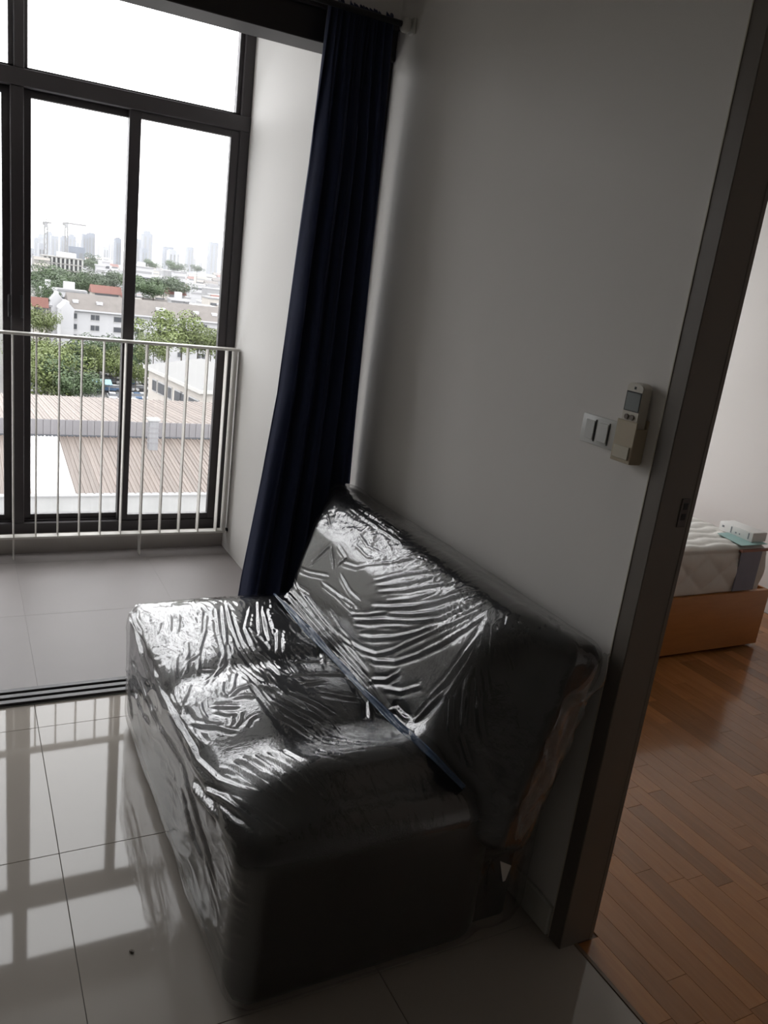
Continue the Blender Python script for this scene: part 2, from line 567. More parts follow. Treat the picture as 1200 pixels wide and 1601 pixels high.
RM = empty('air_conditioner_remote', (WX - 0.018, 1.243, 1.204))
tag(RM, 'ivory air conditioner remote with grey display standing in the wall holder', 'remote')


def remote_body():
    w, h, r = 0.0245, 0.160, 0.018
    pr = [(-w + 0.002, 0), (w - 0.002, 0), (w, 0.003)]
    for k in range(9):
        a = math.pi / 2 * k / 8
        pr.append((w - r + r * math.cos(a), h - 0.010 + 0.010 * math.sin(a)))
    for k in range(9):
        a = math.pi / 2 + math.pi / 2 * k / 8
        pr.append((-w + r + r * math.cos(a), h - 0.010 + 0.010 * math.sin(a)))
    pr.append((-w, 0.003))
    bm = bmesh.new()
    vs = [bm.verts.new((-0.0125, p[0], p[1])) for p in pr]
    f = bm.faces.new(vs)
    r_ = bmesh.ops.extrude_face_region(bm, geom=[f])
    bmesh.ops.translate(bm, verts=[g for g in r_['geom'] if isinstance(g, bmesh.types.BMVert)], vec=(0.025, 0, 0))
    bmesh.ops.recalc_face_normals(bm, faces=bm.faces[:])
    bmesh.ops.bevel(bm, geom=[e for e in bm.edges if abs(e.verts[0].co.x - e.verts[1].co.x) < 1e-6], offset=0.002, segments=2, affect='EDGES')
    me = bpy.data.meshes.new('body')
    bm.to_mesh(me)
    bm.free()
    return link('body', me, M_remote, RM)


rb = remote_body()
fx = WX - 0.0305
box('display', (fx - 0.0012, 1.2225, 1.306), (fx + 0.001, 1.2625, 1.343), M_lcd, RM, bev=0.0008, seg=1)
box('display_bezel', (fx - 0.0006, 1.2215, 1.3045), (fx + 0.001, 1.2645, 1.3455), M_dark, RM)
box('emblem', (fx - 0.0008, 1.2405, 1.3505), (fx + 0.001, 1.2455, 1.356), M_dark, RM)
for (yc, zc) in ((1.2515, 1.2925), (1.2355, 1.2925)):
    o = link('button', tube_me('button', [(-0.0025, 0, 0), (0.001, 0, 0)], 0.0058, 14), mat('brown_button', (0.16, 0.12, 0.09), 0.4), RM)
    o.location = (fx - (WX - 0.018), yc - 1.243, zc - 1.204)

# ------------------------------------------------------------------ sofa and its plastic wrap
#SOFA-BEGIN
Y0, Y1 = 1.222, 2.462


def rbox(p, c, h, r):
    q = np.abs(p - c) - (np.array(h) - r)
    return np.linalg.norm(np.maximum(q, 0), axis=-1) + np.minimum(q.max(-1), 0) - r


def seat_sdf(p):
    x, y, z = p[..., 0], p[..., 1], p[..., 2]
    b = 0.050 * sstep((y - Y0 + 0.01) / 0.24) * sstep((Y1 + 0.01 - y) / 0.22) * (0.35 + 0.65 * sstep((x - 0.47) / 0.2))
    b = b - 0.012 * np.exp(-((y - 1.88) / 0.05) ** 2)
    xm = 0.25 + 0.75 * sstep((x - 0.47) / 0.22)
    b = b + xm * (0.030 * np.exp(-((y - 1.365) / 0.062) ** 2) - 0.014 * np.exp(-((y - 1.53) / 0.08) ** 2))
    q = np.stack([x, y, z * 0.415 / (0.415 + b)], -1)
    return rbox(q, np.array([0.776, (Y0 + Y1) / 2, 0.2075]), (0.308, (Y1 - Y0) / 2, 0.2075), 0.055)


TB = math.radians(14)
BU = np.array([math.sin(TB), 0, math.cos(TB)])
BN = np.array([-math.cos(TB), 0, math.sin(TB)])
BC = np.array([1.120, 1.823, 0.552])


def back_sdf(p):
    d = p - BC
    q = np.stack([d @ BN, d[..., 1], d @ BU], -1)
    hy, hz = 0.656, 0.262
    bul = 0.054 * sstep((hy - np.abs(q[..., 1])) / 0.22) * sstep((hz + 0.02 - q[..., 2]) / 0.16) * sstep((q[..., 2] + hz) / 0.2)
    q[..., 0] = np.where(q[..., 0] > 0, q[..., 0] * 0.08 / (0.08 + bul), q[..., 0])
    q[..., 0] = np.where(q[..., 0] > 0, q[..., 0] / (0.55 + 0.45 * sstep((hy - np.abs(q[..., 1])) / 0.18)), q[..., 0])
    return rbox(q, np.zeros(3), (0.08, hy, hz), 0.045)


def smin(a, b, k):
    h = np.clip(0.5 + 0.5 * (b - a) / k, 0, 1)
    return b + (a - b) * h - k * h * (1 - h)


def wrap_sdf(p):
    a, b = seat_sdf(p), back_sdf(p)
    c = rbox(p, np.array([1.15, 1.83, 0.26]), (0.095, 0.60, 0.27), 0.09)
    return smin(smin(a, b, 0.05), c, 0.05) - 0.008


def cast(sdf, org, d, far):
    """outermost surface along rays from org, marching inward"""
    t = np.full(len(d), far)
    for _ in range(70):
        s = sdf(org + d * t[:, None])
        t = np.maximum(t - s * 0.7, 0.0)
    return org + d * t[:, None]


def resample(n, fn, w=None, m=1600):
    s = np.linspace(0, 1, m)
    P = fn(s)
    L = np.linalg.norm(np.diff(P, axis=0), axis=1)
    if w is not None:
        L = L * w((s[1:] + s[:-1]) / 2)
    A = np.concatenate([[0], np.cumsum(L)])
    return np.interp(np.linspace(0, A[-1], n), A, s)


def star(sdf, ax, th0, th1, ya, yb, nth, nmid, ncap, far=2.0, wt=None):
    """grid of points on a surface seen from the segment (ax.x, ya..yb, ax.z); capped at both ends"""
    o = np.array([ax[0], 0, ax[1]])

    def dirs(th):
        return np.stack([-np.cos(th), 0 * th, np.sin(th)], -1)
    ym = (ya + yb) / 2
    s = resample(nth, lambda s: cast(sdf, o + np.array([0, ym, 0]), dirs(th0 + (th1 - th0) * s), far), wt)
    th = th0 + (th1 - th0) * s
    rows = []
    tm = np.full(1600, th0 + (th1 - th0) * 0.33)

    def caprow(sg, ye):
        def fn(s):
            ph = s * math.pi / 2 * 0.998
            d = dirs(tm[:len(s)]) * np.cos(ph)[:, None] + np.array([0, sg, 0]) * np.sin(ph)[:, None]
            return cast(sdf, o + np.array([0, ye, 0]), d, far)
        return resample(ncap, fn) * math.pi / 2 * 0.998
    pa, pb = caprow(-1, ya), caprow(1, yb)
    O, D = [], []
    for ph in pa[::-1]:
        O.append(np.tile(o + np.array([0, ya, 0]), (nth, 1)))
        D.append(dirs(th) * math.cos(ph) + np.array([0, -1, 0]) * math.sin(ph))
    for y in np.linspace(ya, yb, nmid + 2)[1:-1]:
        O.append(np.tile(o + np.array([0, y, 0]), (nth, 1)))
        D.append(dirs(th))
    for ph in pb:
        O.append(np.tile(o + np.array([0, yb, 0]), (nth, 1)))
        D.append(dirs(th) * math.cos(ph) + np.array([0, 1, 0]) * math.sin(ph))
    O, D = np.array(O).reshape(-1, 3), np.array(D).reshape(-1, 3)
    P = cast(sdf, O, D, far)
    return P, len(pa) + nmid + len(pb), nth


def grid_normals(P, nr, nc):
    G = P.reshape(nr, nc, 3)
    du = np.gradient(G, axis=0)
    dv = np.gradient(G, axis=1)
    n = np.cross(dv, du)
    n /= np.linalg.norm(n, axis=-1, keepdims=True) + 1e-12
    return n.reshape(-1, 3)


def wrap_grid():
    return star(wrap_sdf, (1.03, 0.0), 0.004, math.pi - 0.004, 1.52, 2.18, 540, 200, 150,
                wt=lambda s: np.where(s > 0.72, 0.3, 1.0))
#SOFA-END


def grid_faces(nr, nc, wrap=False):
    i = np.arange(nr - 1)[:, None]
    m = nc if wrap else nc - 1
    j = np.arange(m)[None, :]
    k = (j + 1) % nc
    q = np.stack([i * nc + j, i * nc + k, (i + 1) * nc + k, (i + 1) * nc + j], -1).reshape(-1, 4)
    return q


def fast_mesh(name, V, Q):
    me = bpy.data.meshes.new(name)
    V = np.asarray(V, np.float32)
    Q = np.asarray(Q, np.int32)
    me.vertices.add(len(V))
    me.vertices.foreach_set('co', V.ravel())
    me.loops.add(Q.size)
    me.loops.foreach_set('vertex_index', Q.ravel())
    me.polygons.add(len(Q))
    me.polygons.foreach_set('loop_start', np.arange(0, Q.size, 4, dtype=np.int32))
    me.polygons.foreach_set('loop_total', np.full(len(Q), 4, np.int32))
    me.polygons.foreach_set('use_smooth', np.ones(len(Q), bool))
    me.update(calc_edges=True)
    me.validate()
    return me


#S1
STROKES = [
(0.0042,0.0062,[(1.121,1.458,0.822),(1.099,1.476,0.813),(1.081,1.500,0.802),(1.061,1.523,0.783),(1.042,1.546,0.762),(1.026,1.577,0.743),(1.012,1.614,0.721),(1.005,1.663,0.699),(0.999,1.718,0.674),(0.989,1.818,0.635)]),
(0.0042,0.0062,[(1.115,1.449,0.820),(1.084,1.460,0.804),(1.060,1.482,0.783),(1.043,1.503,0.764),(1.026,1.527,0.744),(1.015,1.559,0.726),(1.006,1.599,0.705),(1.000,1.661,0.680),(0.993,1.727,0.653)]),
(0.0042,0.0062,[(1.112,1.439,0.819),(1.083,1.448,0.804),(1.062,1.466,0.784),(1.041,1.484,0.761),(1.021,1.505,0.737),(1.010,1.544,0.717),(1.004,1.591,0.694),(0.997,1.653,0.668),(0.990,1.718,0.641),(0.983,1.780,0.612),(0.976,1.846,0.582),(0.976,1.890,0.582)]),
(0.0042,0.0062,[(1.104,1.423,0.816),(1.079,1.430,0.801),(1.060,1.444,0.783),(1.039,1.462,0.760),(1.020,1.483,0.736),(1.007,1.517,0.709),(0.999,1.557,0.678),(0.992,1.603,0.650),(0.985,1.652,0.620),(0.974,1.744,0.575),(0.966,1.830,0.544)]),
(0.0042,0.0062,[(1.095,1.409,0.811),(1.066,1.424,0.788),(1.041,1.445,0.762),(1.022,1.467,0.738),(1.008,1.496,0.711),(0.999,1.535,0.678),(0.991,1.576,0.643),(0.978,1.632,0.594),(0.968,1.699,0.550),(0.963,1.764,0.531),(0.958,1.862,0.510),(0.954,1.974,0.506)]),
(0.0042,0.0062,[(1.084,1.390,0.804),(1.057,1.398,0.779),(1.032,1.410,0.751),(1.014,1.430,0.725),(1.003,1.461,0.691),(0.996,1.493,0.663),(0.988,1.526,0.633),(0.981,1.565,0.604),(0.974,1.606,0.574),(0.964,1.688,0.537),(0.960,1.756,0.522)]),
(0.0042,0.0062,[(1.067,1.378,0.789),(1.048,1.369,0.769),(1.031,1.361,0.747),(1.015,1.361,0.722),(1.004,1.369,0.693),(0.995,1.382,0.660),(0.987,1.396,0.626),(0.979,1.414,0.595),(0.971,1.432,0.563)]),
(0.0042,0.0062,[(1.065,1.371,0.787),(1.046,1.359,0.765),(1.028,1.350,0.741),(1.015,1.345,0.714),(1.003,1.353,0.677),(0.992,1.361,0.638),(0.983,1.372,0.609),(0.975,1.384,0.579)]),
(0.0042,0.0062,[(1.066,1.369,0.788),(1.049,1.354,0.768),(1.035,1.342,0.747),(1.023,1.334,0.724),(1.015,1.332,0.696),(1.008,1.331,0.667),(1.001,1.330,0.638),(0.997,1.321,0.600),(0.992,1.313,0.562)]),
(0.0042,0.0062,[(0.945,1.675,0.493),(0.960,1.613,0.520),(0.972,1.566,0.568)]),
(0.0042,0.0062,[(0.951,1.614,0.497),(0.962,1.537,0.528),(0.975,1.466,0.582)]),
(0.003,0.0042,[(1.065,1.362,0.786),(1.045,1.339,0.759),(1.032,1.323,0.729),(1.026,1.313,0.695),(1.022,1.305,0.659),(1.018,1.295,0.612)]),
(0.003,0.0042,[(1.067,1.357,0.788),(1.051,1.330,0.763),(1.041,1.311,0.733),(1.037,1.299,0.700),(1.034,1.291,0.665)]),
(0.003,0.0042,[(0.977,2.119,0.589),(0.979,1.994,0.598),(0.979,1.901,0.597),(0.984,1.830,0.614)]),
(0.003,0.0042,[(0.993,2.024,0.653),(0.988,1.929,0.631),(0.988,1.845,0.633)]),
(0.003,0.0042,[(0.972,2.311,0.530),(0.959,2.238,0.520),(0.963,2.139,0.531)]),
(0.003,0.0042,[(0.976,2.296,0.563),(0.976,2.203,0.584),(0.986,2.064,0.624)]),
(0.003,0.0042,[(0.966,2.012,0.543),(0.963,1.956,0.533),(0.961,1.902,0.524),(0.961,1.801,0.526),(0.963,1.764,0.531)]),
(0.003,0.0042,[(1.051,2.043,0.772),(1.041,1.960,0.761),(1.046,1.889,0.767)]),
(0.003,0.0042,[(1.088,2.212,0.807),(1.087,2.136,0.806),(1.085,2.064,0.805),(1.085,1.992,0.805),(1.086,1.923,0.805),(1.089,1.825,0.807)]),
(0.003,0.0042,[(1.103,2.180,0.815),(1.104,2.114,0.816),(1.105,2.048,0.816),(1.103,1.959,0.815),(1.101,1.876,0.814)]),
(0.003,0.0042,[(1.006,2.131,0.702),(0.999,2.091,0.675),(0.993,2.057,0.654)]),
(0.003,0.0042,[(1.032,2.318,0.733),(1.009,2.273,0.710)]),
(0.003,0.0042,[(1.046,2.277,0.766),(1.023,2.179,0.740)]),
(0.003,0.0042,[(1.013,1.907,0.723),(1.028,1.853,0.746),(1.045,1.807,0.766),(1.076,1.750,0.798),(1.087,1.678,0.806)]),
(0.003,0.0042,[(1.005,1.841,0.698),(1.017,1.782,0.730),(1.036,1.737,0.756),(1.053,1.702,0.775),(1.070,1.668,0.793),(1.092,1.622,0.809)]),
(0.003,0.0042,[(1.004,1.812,0.697),(1.016,1.742,0.729),(1.035,1.687,0.755),(1.056,1.651,0.778),(1.078,1.618,0.800)]),
(0.003,0.0042,[(1.001,1.801,0.683),(1.009,1.735,0.713),(1.021,1.681,0.737),(1.035,1.649,0.755),(1.050,1.620,0.772),(1.065,1.593,0.788),(1.090,1.537,0.808)]),
(0.003,0.0042,[(1.001,2.033,0.683),(1.006,1.943,0.703),(1.017,1.888,0.730)]),
(0.003,0.0042,[(0.981,2.222,0.606),(0.997,2.168,0.668),(1.007,2.135,0.708)]),
(0.003,0.0042,[(1.010,2.094,0.715),(1.006,2.018,0.702),(0.997,2.053,0.669)]),
(0.003,0.0042,[(1.029,2.020,0.747),(1.025,1.923,0.743),(1.032,1.883,0.751)]),
(0.003,0.0042,[(0.971,1.817,0.563),(0.980,1.739,0.602),(0.988,1.662,0.633)]),
(0.003,0.0042,[(0.970,1.858,0.561),(0.977,1.782,0.588),(0.984,1.724,0.616),(0.991,1.669,0.643),(0.997,1.617,0.668)]),
(0.003,0.0042,[(0.974,1.901,0.577),(0.984,1.804,0.616),(0.992,1.748,0.647),(0.999,1.694,0.676)]),
(0.003,0.0042,[(0.979,1.994,0.598),(0.982,1.924,0.607),(0.983,1.854,0.610)]),
(0.003,0.0042,[(1.000,1.748,0.680),(1.007,1.693,0.706),(1.016,1.645,0.728),(1.031,1.611,0.750),(1.049,1.582,0.770)]),
(0.0045,0.006,[(0.954,2.324,0.474),(0.940,2.251,0.489),(0.939,2.176,0.488),(0.937,2.081,0.487),(0.936,1.992,0.486),(0.939,1.933,0.483),(0.943,1.880,0.478),(0.938,1.810,0.485),(0.937,1.737,0.486),(0.937,1.671,0.486),(0.937,1.627,0.483),(0.938,1.587,0.478),(0.940,1.549,0.473)]),
(0.0045,0.006,[(0.963,2.298,0.509),(0.958,2.195,0.516),(0.956,2.106,0.510),(0.953,2.021,0.505),(0.953,1.955,0.503),(0.955,1.896,0.499),(0.953,1.832,0.499),(0.950,1.774,0.500),(0.949,1.721,0.499),(0.949,1.671,0.497)]),
(0.0045,0.006,[(0.923,2.320,0.464),(0.917,2.223,0.477),(0.918,2.138,0.478),(0.926,2.035,0.481)]),
(0.0045,0.006,[(0.923,2.150,0.479),(0.918,2.074,0.478),(0.913,2.001,0.476),(0.919,1.933,0.474),(0.897,1.868,0.463),(0.860,1.774,0.474)]),
(0.0045,0.006,[(0.914,1.673,0.476),(0.913,1.605,0.470),(0.886,1.534,0.460)]),
(0.0045,0.006,[(0.940,1.549,0.473),(0.951,1.528,0.486),(0.949,1.490,0.487),(0.949,1.458,0.495)]),
(0.0045,0.006,[(0.947,1.445,0.497),(0.967,1.421,0.548),(0.975,1.403,0.579),(0.983,1.386,0.610)]),
(0.004,0.005,[(0.841,2.281,0.471),(0.797,2.138,0.474),(0.771,2.051,0.474)]),
(0.004,0.005,[(0.837,2.228,0.474),(0.799,2.075,0.474),(0.775,1.966,0.473)]),
(0.004,0.005,[(0.888,2.290,0.470),(0.856,2.190,0.474)]),
(0.004,0.005,[(0.829,2.054,0.474),(0.798,1.974,0.474),(0.775,1.912,0.466)]),
(0.004,0.005,[(0.722,1.941,0.471),(0.742,1.887,0.462),(0.739,1.779,0.474)]),
(0.004,0.005,[(0.671,1.785,0.474),(0.683,1.735,0.474),(0.695,1.688,0.474),(0.710,1.653,0.473),(0.727,1.621,0.470),(0.751,1.587,0.465),(0.774,1.553,0.461)]),
(0.004,0.005,[(0.745,1.778,0.474),(0.777,1.772,0.474),(0.809,1.766,0.474),(0.841,1.760,0.474),(0.873,1.752,0.474),(0.904,1.743,0.475),(0.930,1.722,0.482)]),
(0.004,0.005,[(0.770,1.719,0.474),(0.807,1.721,0.474),(0.844,1.723,0.474)]),
(0.004,0.005,[(0.804,1.671,0.473),(0.833,1.654,0.473),(0.862,1.637,0.472),(0.901,1.618,0.470)]),
(0.004,0.005,[(0.794,1.874,0.462),(0.836,1.861,0.464),(0.878,1.846,0.466),(0.904,1.818,0.472),(0.926,1.783,0.480)]),
(0.0035,0.0045,[(0.581,2.241,0.460),(0.547,2.127,0.452)]),
(0.0035,0.0045,[(0.648,2.240,0.473),(0.625,2.159,0.470),(0.604,2.086,0.466)]),
(0.0035,0.0045,[(0.658,2.226,0.474),(0.619,2.095,0.469),(0.578,1.997,0.459),(0.551,1.903,0.443),(0.531,1.841,0.442)]),
(0.0035,0.0045,[(0.692,2.240,0.474),(0.672,2.155,0.474),(0.654,2.077,0.473),(0.634,1.947,0.469),(0.597,1.881,0.452),(0.562,1.843,0.448),(0.528,1.803,0.446)]),
(0.0035,0.0045,[(0.736,2.331,0.459),(0.708,2.221,0.474),(0.685,2.128,0.474),(0.654,2.004,0.473),(0.621,1.902,0.459),(0.577,1.850,0.451),(0.541,1.771,0.450)]),
(0.0035,0.0045,[(0.660,2.011,0.474),(0.645,1.917,0.465),(0.649,1.831,0.468),(0.654,1.766,0.473)]),
(0.0035,0.0045,[(0.745,2.329,0.460),(0.721,2.213,0.474),(0.703,2.114,0.474),(0.693,2.035,0.474),(0.685,1.962,0.473),(0.695,1.878,0.462),(0.695,1.777,0.474)]),
(0.0035,0.0045,[(0.710,2.083,0.474),(0.706,2.009,0.474),(0.704,1.943,0.471),(0.710,1.898,0.463),(0.706,1.830,0.469)]),
(0.0035,0.0045,[(0.840,2.335,0.458),(0.782,2.189,0.474),(0.734,2.078,0.474),(0.726,1.987,0.474),(0.723,1.914,0.466)]),
(0.0035,0.0045,[(0.795,2.146,0.474),(0.763,2.024,0.474)]),
(0.0035,0.0045,[(0.827,2.203,0.474),(0.811,2.122,0.474),(0.796,2.046,0.474)]),
(0.0035,0.0045,[(0.522,2.018,0.446),(0.499,1.933,0.434),(0.481,1.858,0.415),(0.475,1.778,0.417)]),
(0.0035,0.0045,[(0.519,1.907,0.436),(0.538,1.959,0.449),(0.574,1.982,0.458)]),
(0.0035,0.0045,[(0.481,1.777,0.424),(0.498,1.809,0.436),(0.522,1.860,0.436)]),
(0.0035,0.0045,[(0.556,1.911,0.446),(0.575,1.895,0.448),(0.597,1.881,0.452)]),
(0.0035,0.0045,[(0.534,1.719,0.449),(0.568,1.693,0.457),(0.596,1.671,0.463)]),
(0.0035,0.0045,[(0.535,1.695,0.449),(0.559,1.663,0.454),(0.582,1.648,0.459)]),
(0.0035,0.0045,[(0.586,1.732,0.461),(0.613,1.750,0.467),(0.641,1.749,0.472)]),
(0.0035,0.0045,[(0.590,1.722,0.462),(0.622,1.709,0.469),(0.644,1.690,0.472)]),
(0.0035,0.0045,[(0.592,1.813,0.461),(0.574,1.762,0.458),(0.579,1.730,0.460)]),
(0.0035,0.0045,[(0.633,1.841,0.464),(0.599,1.752,0.464)]),
(0.0035,0.0045,[(0.585,1.590,0.456),(0.598,1.610,0.460),(0.618,1.621,0.465)]),
(0.0035,0.0045,[(0.591,1.655,0.462),(0.578,1.621,0.457),(0.562,1.602,0.452)]),
(0.0035,0.0045,[(0.566,1.652,0.456),(0.559,1.615,0.452)]),
(0.0035,0.0045,[(0.517,1.758,0.445),(0.511,1.708,0.443),(0.514,1.667,0.444)]),
(0.0035,0.0045,[(0.579,2.395,0.433),(0.552,2.241,0.453),(0.528,2.131,0.448)]),
(0.0035,0.0045,[(0.561,2.071,0.455),(0.548,2.001,0.452),(0.520,1.929,0.441)]),
(0.0035,0.0045,[(0.522,2.232,0.446),(0.499,2.159,0.437)]),
(0.0035,0.0045,[(0.574,2.246,0.458),(0.571,2.197,0.458)]),
(0.0035,0.0045,[(0.644,2.336,0.456),(0.633,2.248,0.471)]),
(0.005,0.007,[(0.461,2.306,0.386),(0.460,2.241,0.380),(0.460,2.175,0.376),(0.460,2.120,0.368),(0.460,2.065,0.361),(0.460,2.012,0.355)]),
(0.005,0.007,[(0.464,2.060,0.398),(0.463,1.987,0.393),(0.462,1.924,0.385),(0.463,1.853,0.388),(0.463,1.782,0.393),(0.463,1.724,0.394),(0.463,1.669,0.395)]),
(0.005,0.007,[(0.474,2.416,0.400),(0.468,2.345,0.400),(0.466,2.229,0.403)]),
(0.005,0.007,[(0.508,2.422,0.422),(0.486,2.417,0.412),(0.466,2.399,0.390)]),
(0.004,0.005,[(0.475,1.778,0.417),(0.482,1.695,0.425),(0.507,1.642,0.441),(0.545,1.612,0.449)]),
(0.004,0.005,[(0.471,1.761,0.412),(0.473,1.688,0.415),(0.477,1.624,0.419)]),
(0.004,0.005,[(0.460,2.379,0.266),(0.460,2.279,0.273),(0.460,2.182,0.281),(0.460,2.115,0.282),(0.460,2.049,0.282),(0.460,1.968,0.283),(0.460,1.892,0.283)]),
(0.004,0.005,[(0.460,2.298,0.201),(0.460,2.230,0.200),(0.460,2.168,0.197),(0.460,2.018,0.221)]),
(0.004,0.005,[(0.460,2.405,0.164),(0.460,2.330,0.135),(0.460,2.274,0.088)]),
(0.005,0.0075,[(0.464,1.880,0.388),(0.463,1.811,0.394),(0.464,1.751,0.396),(0.464,1.695,0.398),(0.466,1.628,0.401),(0.467,1.567,0.403),(0.474,1.511,0.413),(0.480,1.457,0.423),(0.505,1.387,0.445),(0.522,1.366,0.450),(0.542,1.349,0.452),(0.561,1.335,0.453)]),
(0.005,0.0075,[(0.460,1.580,0.344),(0.460,1.490,0.361),(0.460,1.434,0.376),(0.461,1.383,0.389)]),
(0.005,0.0075,[(0.471,1.771,0.412),(0.478,1.672,0.421),(0.481,1.625,0.423),(0.484,1.580,0.425)]),
(0.005,0.0075,[(0.460,1.498,0.378),(0.474,1.402,0.419),(0.482,1.362,0.428),(0.493,1.330,0.430),(0.507,1.304,0.431)]),
(0.0035,0.005,[(0.460,1.952,0.283),(0.460,1.853,0.297),(0.460,1.762,0.309),(0.460,1.656,0.323)]),
(0.0035,0.005,[(0.518,1.492,0.442),(0.529,1.450,0.447),(0.539,1.408,0.455),(0.552,1.377,0.460),(0.567,1.352,0.460)]),
(0.0035,0.005,[(0.539,1.498,0.445),(0.549,1.455,0.451),(0.558,1.410,0.460),(0.572,1.376,0.467),(0.590,1.351,0.467)]),
(0.0035,0.005,[(0.565,1.490,0.451),(0.574,1.443,0.459),(0.582,1.397,0.469),(0.604,1.354,0.472)]),
(0.0035,0.005,[(0.592,1.481,0.457),(0.599,1.437,0.467),(0.605,1.395,0.477),(0.628,1.354,0.478)]),
(0.0035,0.005,[(0.619,1.472,0.463),(0.628,1.395,0.483),(0.645,1.363,0.485)]),
(0.0035,0.005,[(0.723,1.497,0.462),(0.756,1.451,0.473),(0.792,1.414,0.485)]),
(0.0035,0.005,[(0.681,1.424,0.482),(0.700,1.399,0.489),(0.723,1.380,0.491),(0.761,1.361,0.488)]),
(0.0035,0.005,[(0.723,1.702,0.474),(0.749,1.664,0.473),(0.775,1.629,0.471),(0.792,1.599,0.467),(0.809,1.570,0.463)]),
(0.0035,0.005,[(0.729,1.658,0.473),(0.741,1.624,0.470),(0.754,1.593,0.466),(0.766,1.563,0.462),(0.774,1.515,0.460)]),
(0.0035,0.005,[(0.655,1.943,0.471),(0.658,1.852,0.465),(0.670,1.749,0.474),(0.689,1.711,0.474),(0.707,1.674,0.473)]),
(0.0035,0.005,[(0.816,2.027,0.474),(0.782,1.921,0.468)]),
(0.0035,0.005,[(0.702,2.037,0.474),(0.700,1.969,0.473),(0.702,1.915,0.466),(0.710,1.832,0.469)]),
(0.0035,0.005,[(0.495,1.663,0.435),(0.533,1.614,0.447),(0.564,1.580,0.451)]),
(0.0035,0.005,[(0.490,1.494,0.429),(0.509,1.462,0.441),(0.519,1.433,0.447)]),
(0.0035,0.005,[(0.667,1.674,0.473),(0.686,1.631,0.471),(0.705,1.593,0.466),(0.724,1.569,0.463),(0.742,1.543,0.460)]),
(0.0035,0.005,[(0.660,1.619,0.470),(0.681,1.586,0.465),(0.702,1.553,0.461),(0.727,1.496,0.463)]),
(0.0035,0.005,[(0.653,1.766,0.473),(0.657,1.677,0.473),(0.662,1.627,0.471),(0.669,1.584,0.465)]),
(0.0033,0.0048,[(0.511,1.495,0.440),(0.524,1.457,0.446),(0.535,1.419,0.453),(0.547,1.384,0.459),(0.557,1.354,0.458),(0.568,1.330,0.452),(0.581,1.309,0.445)]),
(0.0033,0.0048,[(0.537,1.501,0.444),(0.554,1.448,0.453),(0.567,1.393,0.465),(0.579,1.358,0.466),(0.594,1.332,0.459),(0.610,1.311,0.450)]),
(0.0033,0.0048,[(0.572,1.477,0.453),(0.586,1.420,0.467),(0.601,1.372,0.476),(0.615,1.341,0.469),(0.631,1.318,0.458),(0.647,1.296,0.445)]),
(0.0033,0.0048,[(0.598,1.462,0.461),(0.603,1.416,0.473),(0.611,1.378,0.479),(0.624,1.353,0.477),(0.637,1.331,0.467),(0.650,1.312,0.456),(0.664,1.293,0.444)]),
(0.0033,0.0048,[(0.622,1.429,0.474),(0.628,1.381,0.484),(0.642,1.353,0.480),(0.658,1.328,0.467),(0.675,1.306,0.452)]),
(0.0033,0.0048,[(0.484,1.398,0.430),(0.497,1.356,0.438),(0.514,1.326,0.439),(0.533,1.302,0.435),(0.551,1.271,0.429),(0.571,1.246,0.417)]),
(0.0033,0.0048,[(0.730,1.502,0.462),(0.751,1.483,0.465),(0.770,1.461,0.470),(0.788,1.436,0.478),(0.813,1.411,0.486),(0.839,1.391,0.491)]),
(0.0033,0.0048,[(0.689,1.437,0.478),(0.712,1.404,0.488),(0.740,1.379,0.491),(0.772,1.376,0.491),(0.803,1.373,0.491)]),
(0.0033,0.0048,[(0.536,1.440,0.450),(0.547,1.384,0.459),(0.563,1.344,0.456),(0.578,1.318,0.449),(0.593,1.294,0.440)]),
(0.005,0.0055,[(0.461,1.495,0.381),(0.470,1.417,0.413),(0.484,1.361,0.429),(0.495,1.328,0.431),(0.506,1.300,0.430),(0.518,1.274,0.428)]),
(0.005,0.0055,[(0.460,1.576,0.348),(0.460,1.523,0.355),(0.460,1.466,0.367),(0.460,1.415,0.376),(0.461,1.368,0.384)]),
(0.005,0.0055,[(0.460,1.699,0.325),(0.460,1.656,0.317),(0.460,1.616,0.309),(0.460,1.578,0.301),(0.460,1.540,0.294),(0.460,1.507,0.283),(0.460,1.473,0.275),(0.460,1.441,0.265),(0.460,1.410,0.256),(0.460,1.380,0.247),(0.460,1.350,0.239)]),
(0.005,0.0055,[(0.460,1.683,0.260),(0.460,1.650,0.252),(0.460,1.616,0.243),(0.460,1.585,0.235),(0.460,1.554,0.227),(0.460,1.525,0.219),(0.460,1.476,0.224),(0.460,1.432,0.227)]),
(0.0035,0.005,[(1.057,1.347,0.775),(1.082,1.302,0.788),(1.099,1.281,0.798),(1.117,1.260,0.806),(1.135,1.240,0.815)]),
(0.0035,0.005,[(1.096,1.337,0.811),(1.076,1.318,0.789)]),
(0.0035,0.005,[(1.105,1.309,0.812),(1.096,1.289,0.798)]),
(0.0035,0.005,[(1.146,1.302,0.823),(1.123,1.257,0.810)]),
(0.0035,0.005,[(1.197,1.310,0.811),(1.154,1.237,0.820),(1.135,1.213,0.807)]),
(0.0035,0.005,[(1.081,1.289,0.776),(1.076,1.274,0.748),(1.074,1.259,0.719)]),
(0.0035,0.005,[(1.092,1.274,0.782),(1.093,1.252,0.756),(1.088,1.241,0.726)]),
(0.0035,0.005,[(1.068,1.301,0.766),(1.070,1.277,0.742),(1.075,1.257,0.716)]),
(0.0035,0.005,[(1.116,1.212,0.768),(1.111,1.210,0.749)]),
(0.0035,0.005,[(1.130,1.170,0.745),(1.157,1.159,0.694)]),
(0.0035,0.005,[(1.156,1.174,0.802),(1.202,1.167,0.783),(1.242,1.181,0.779)]),
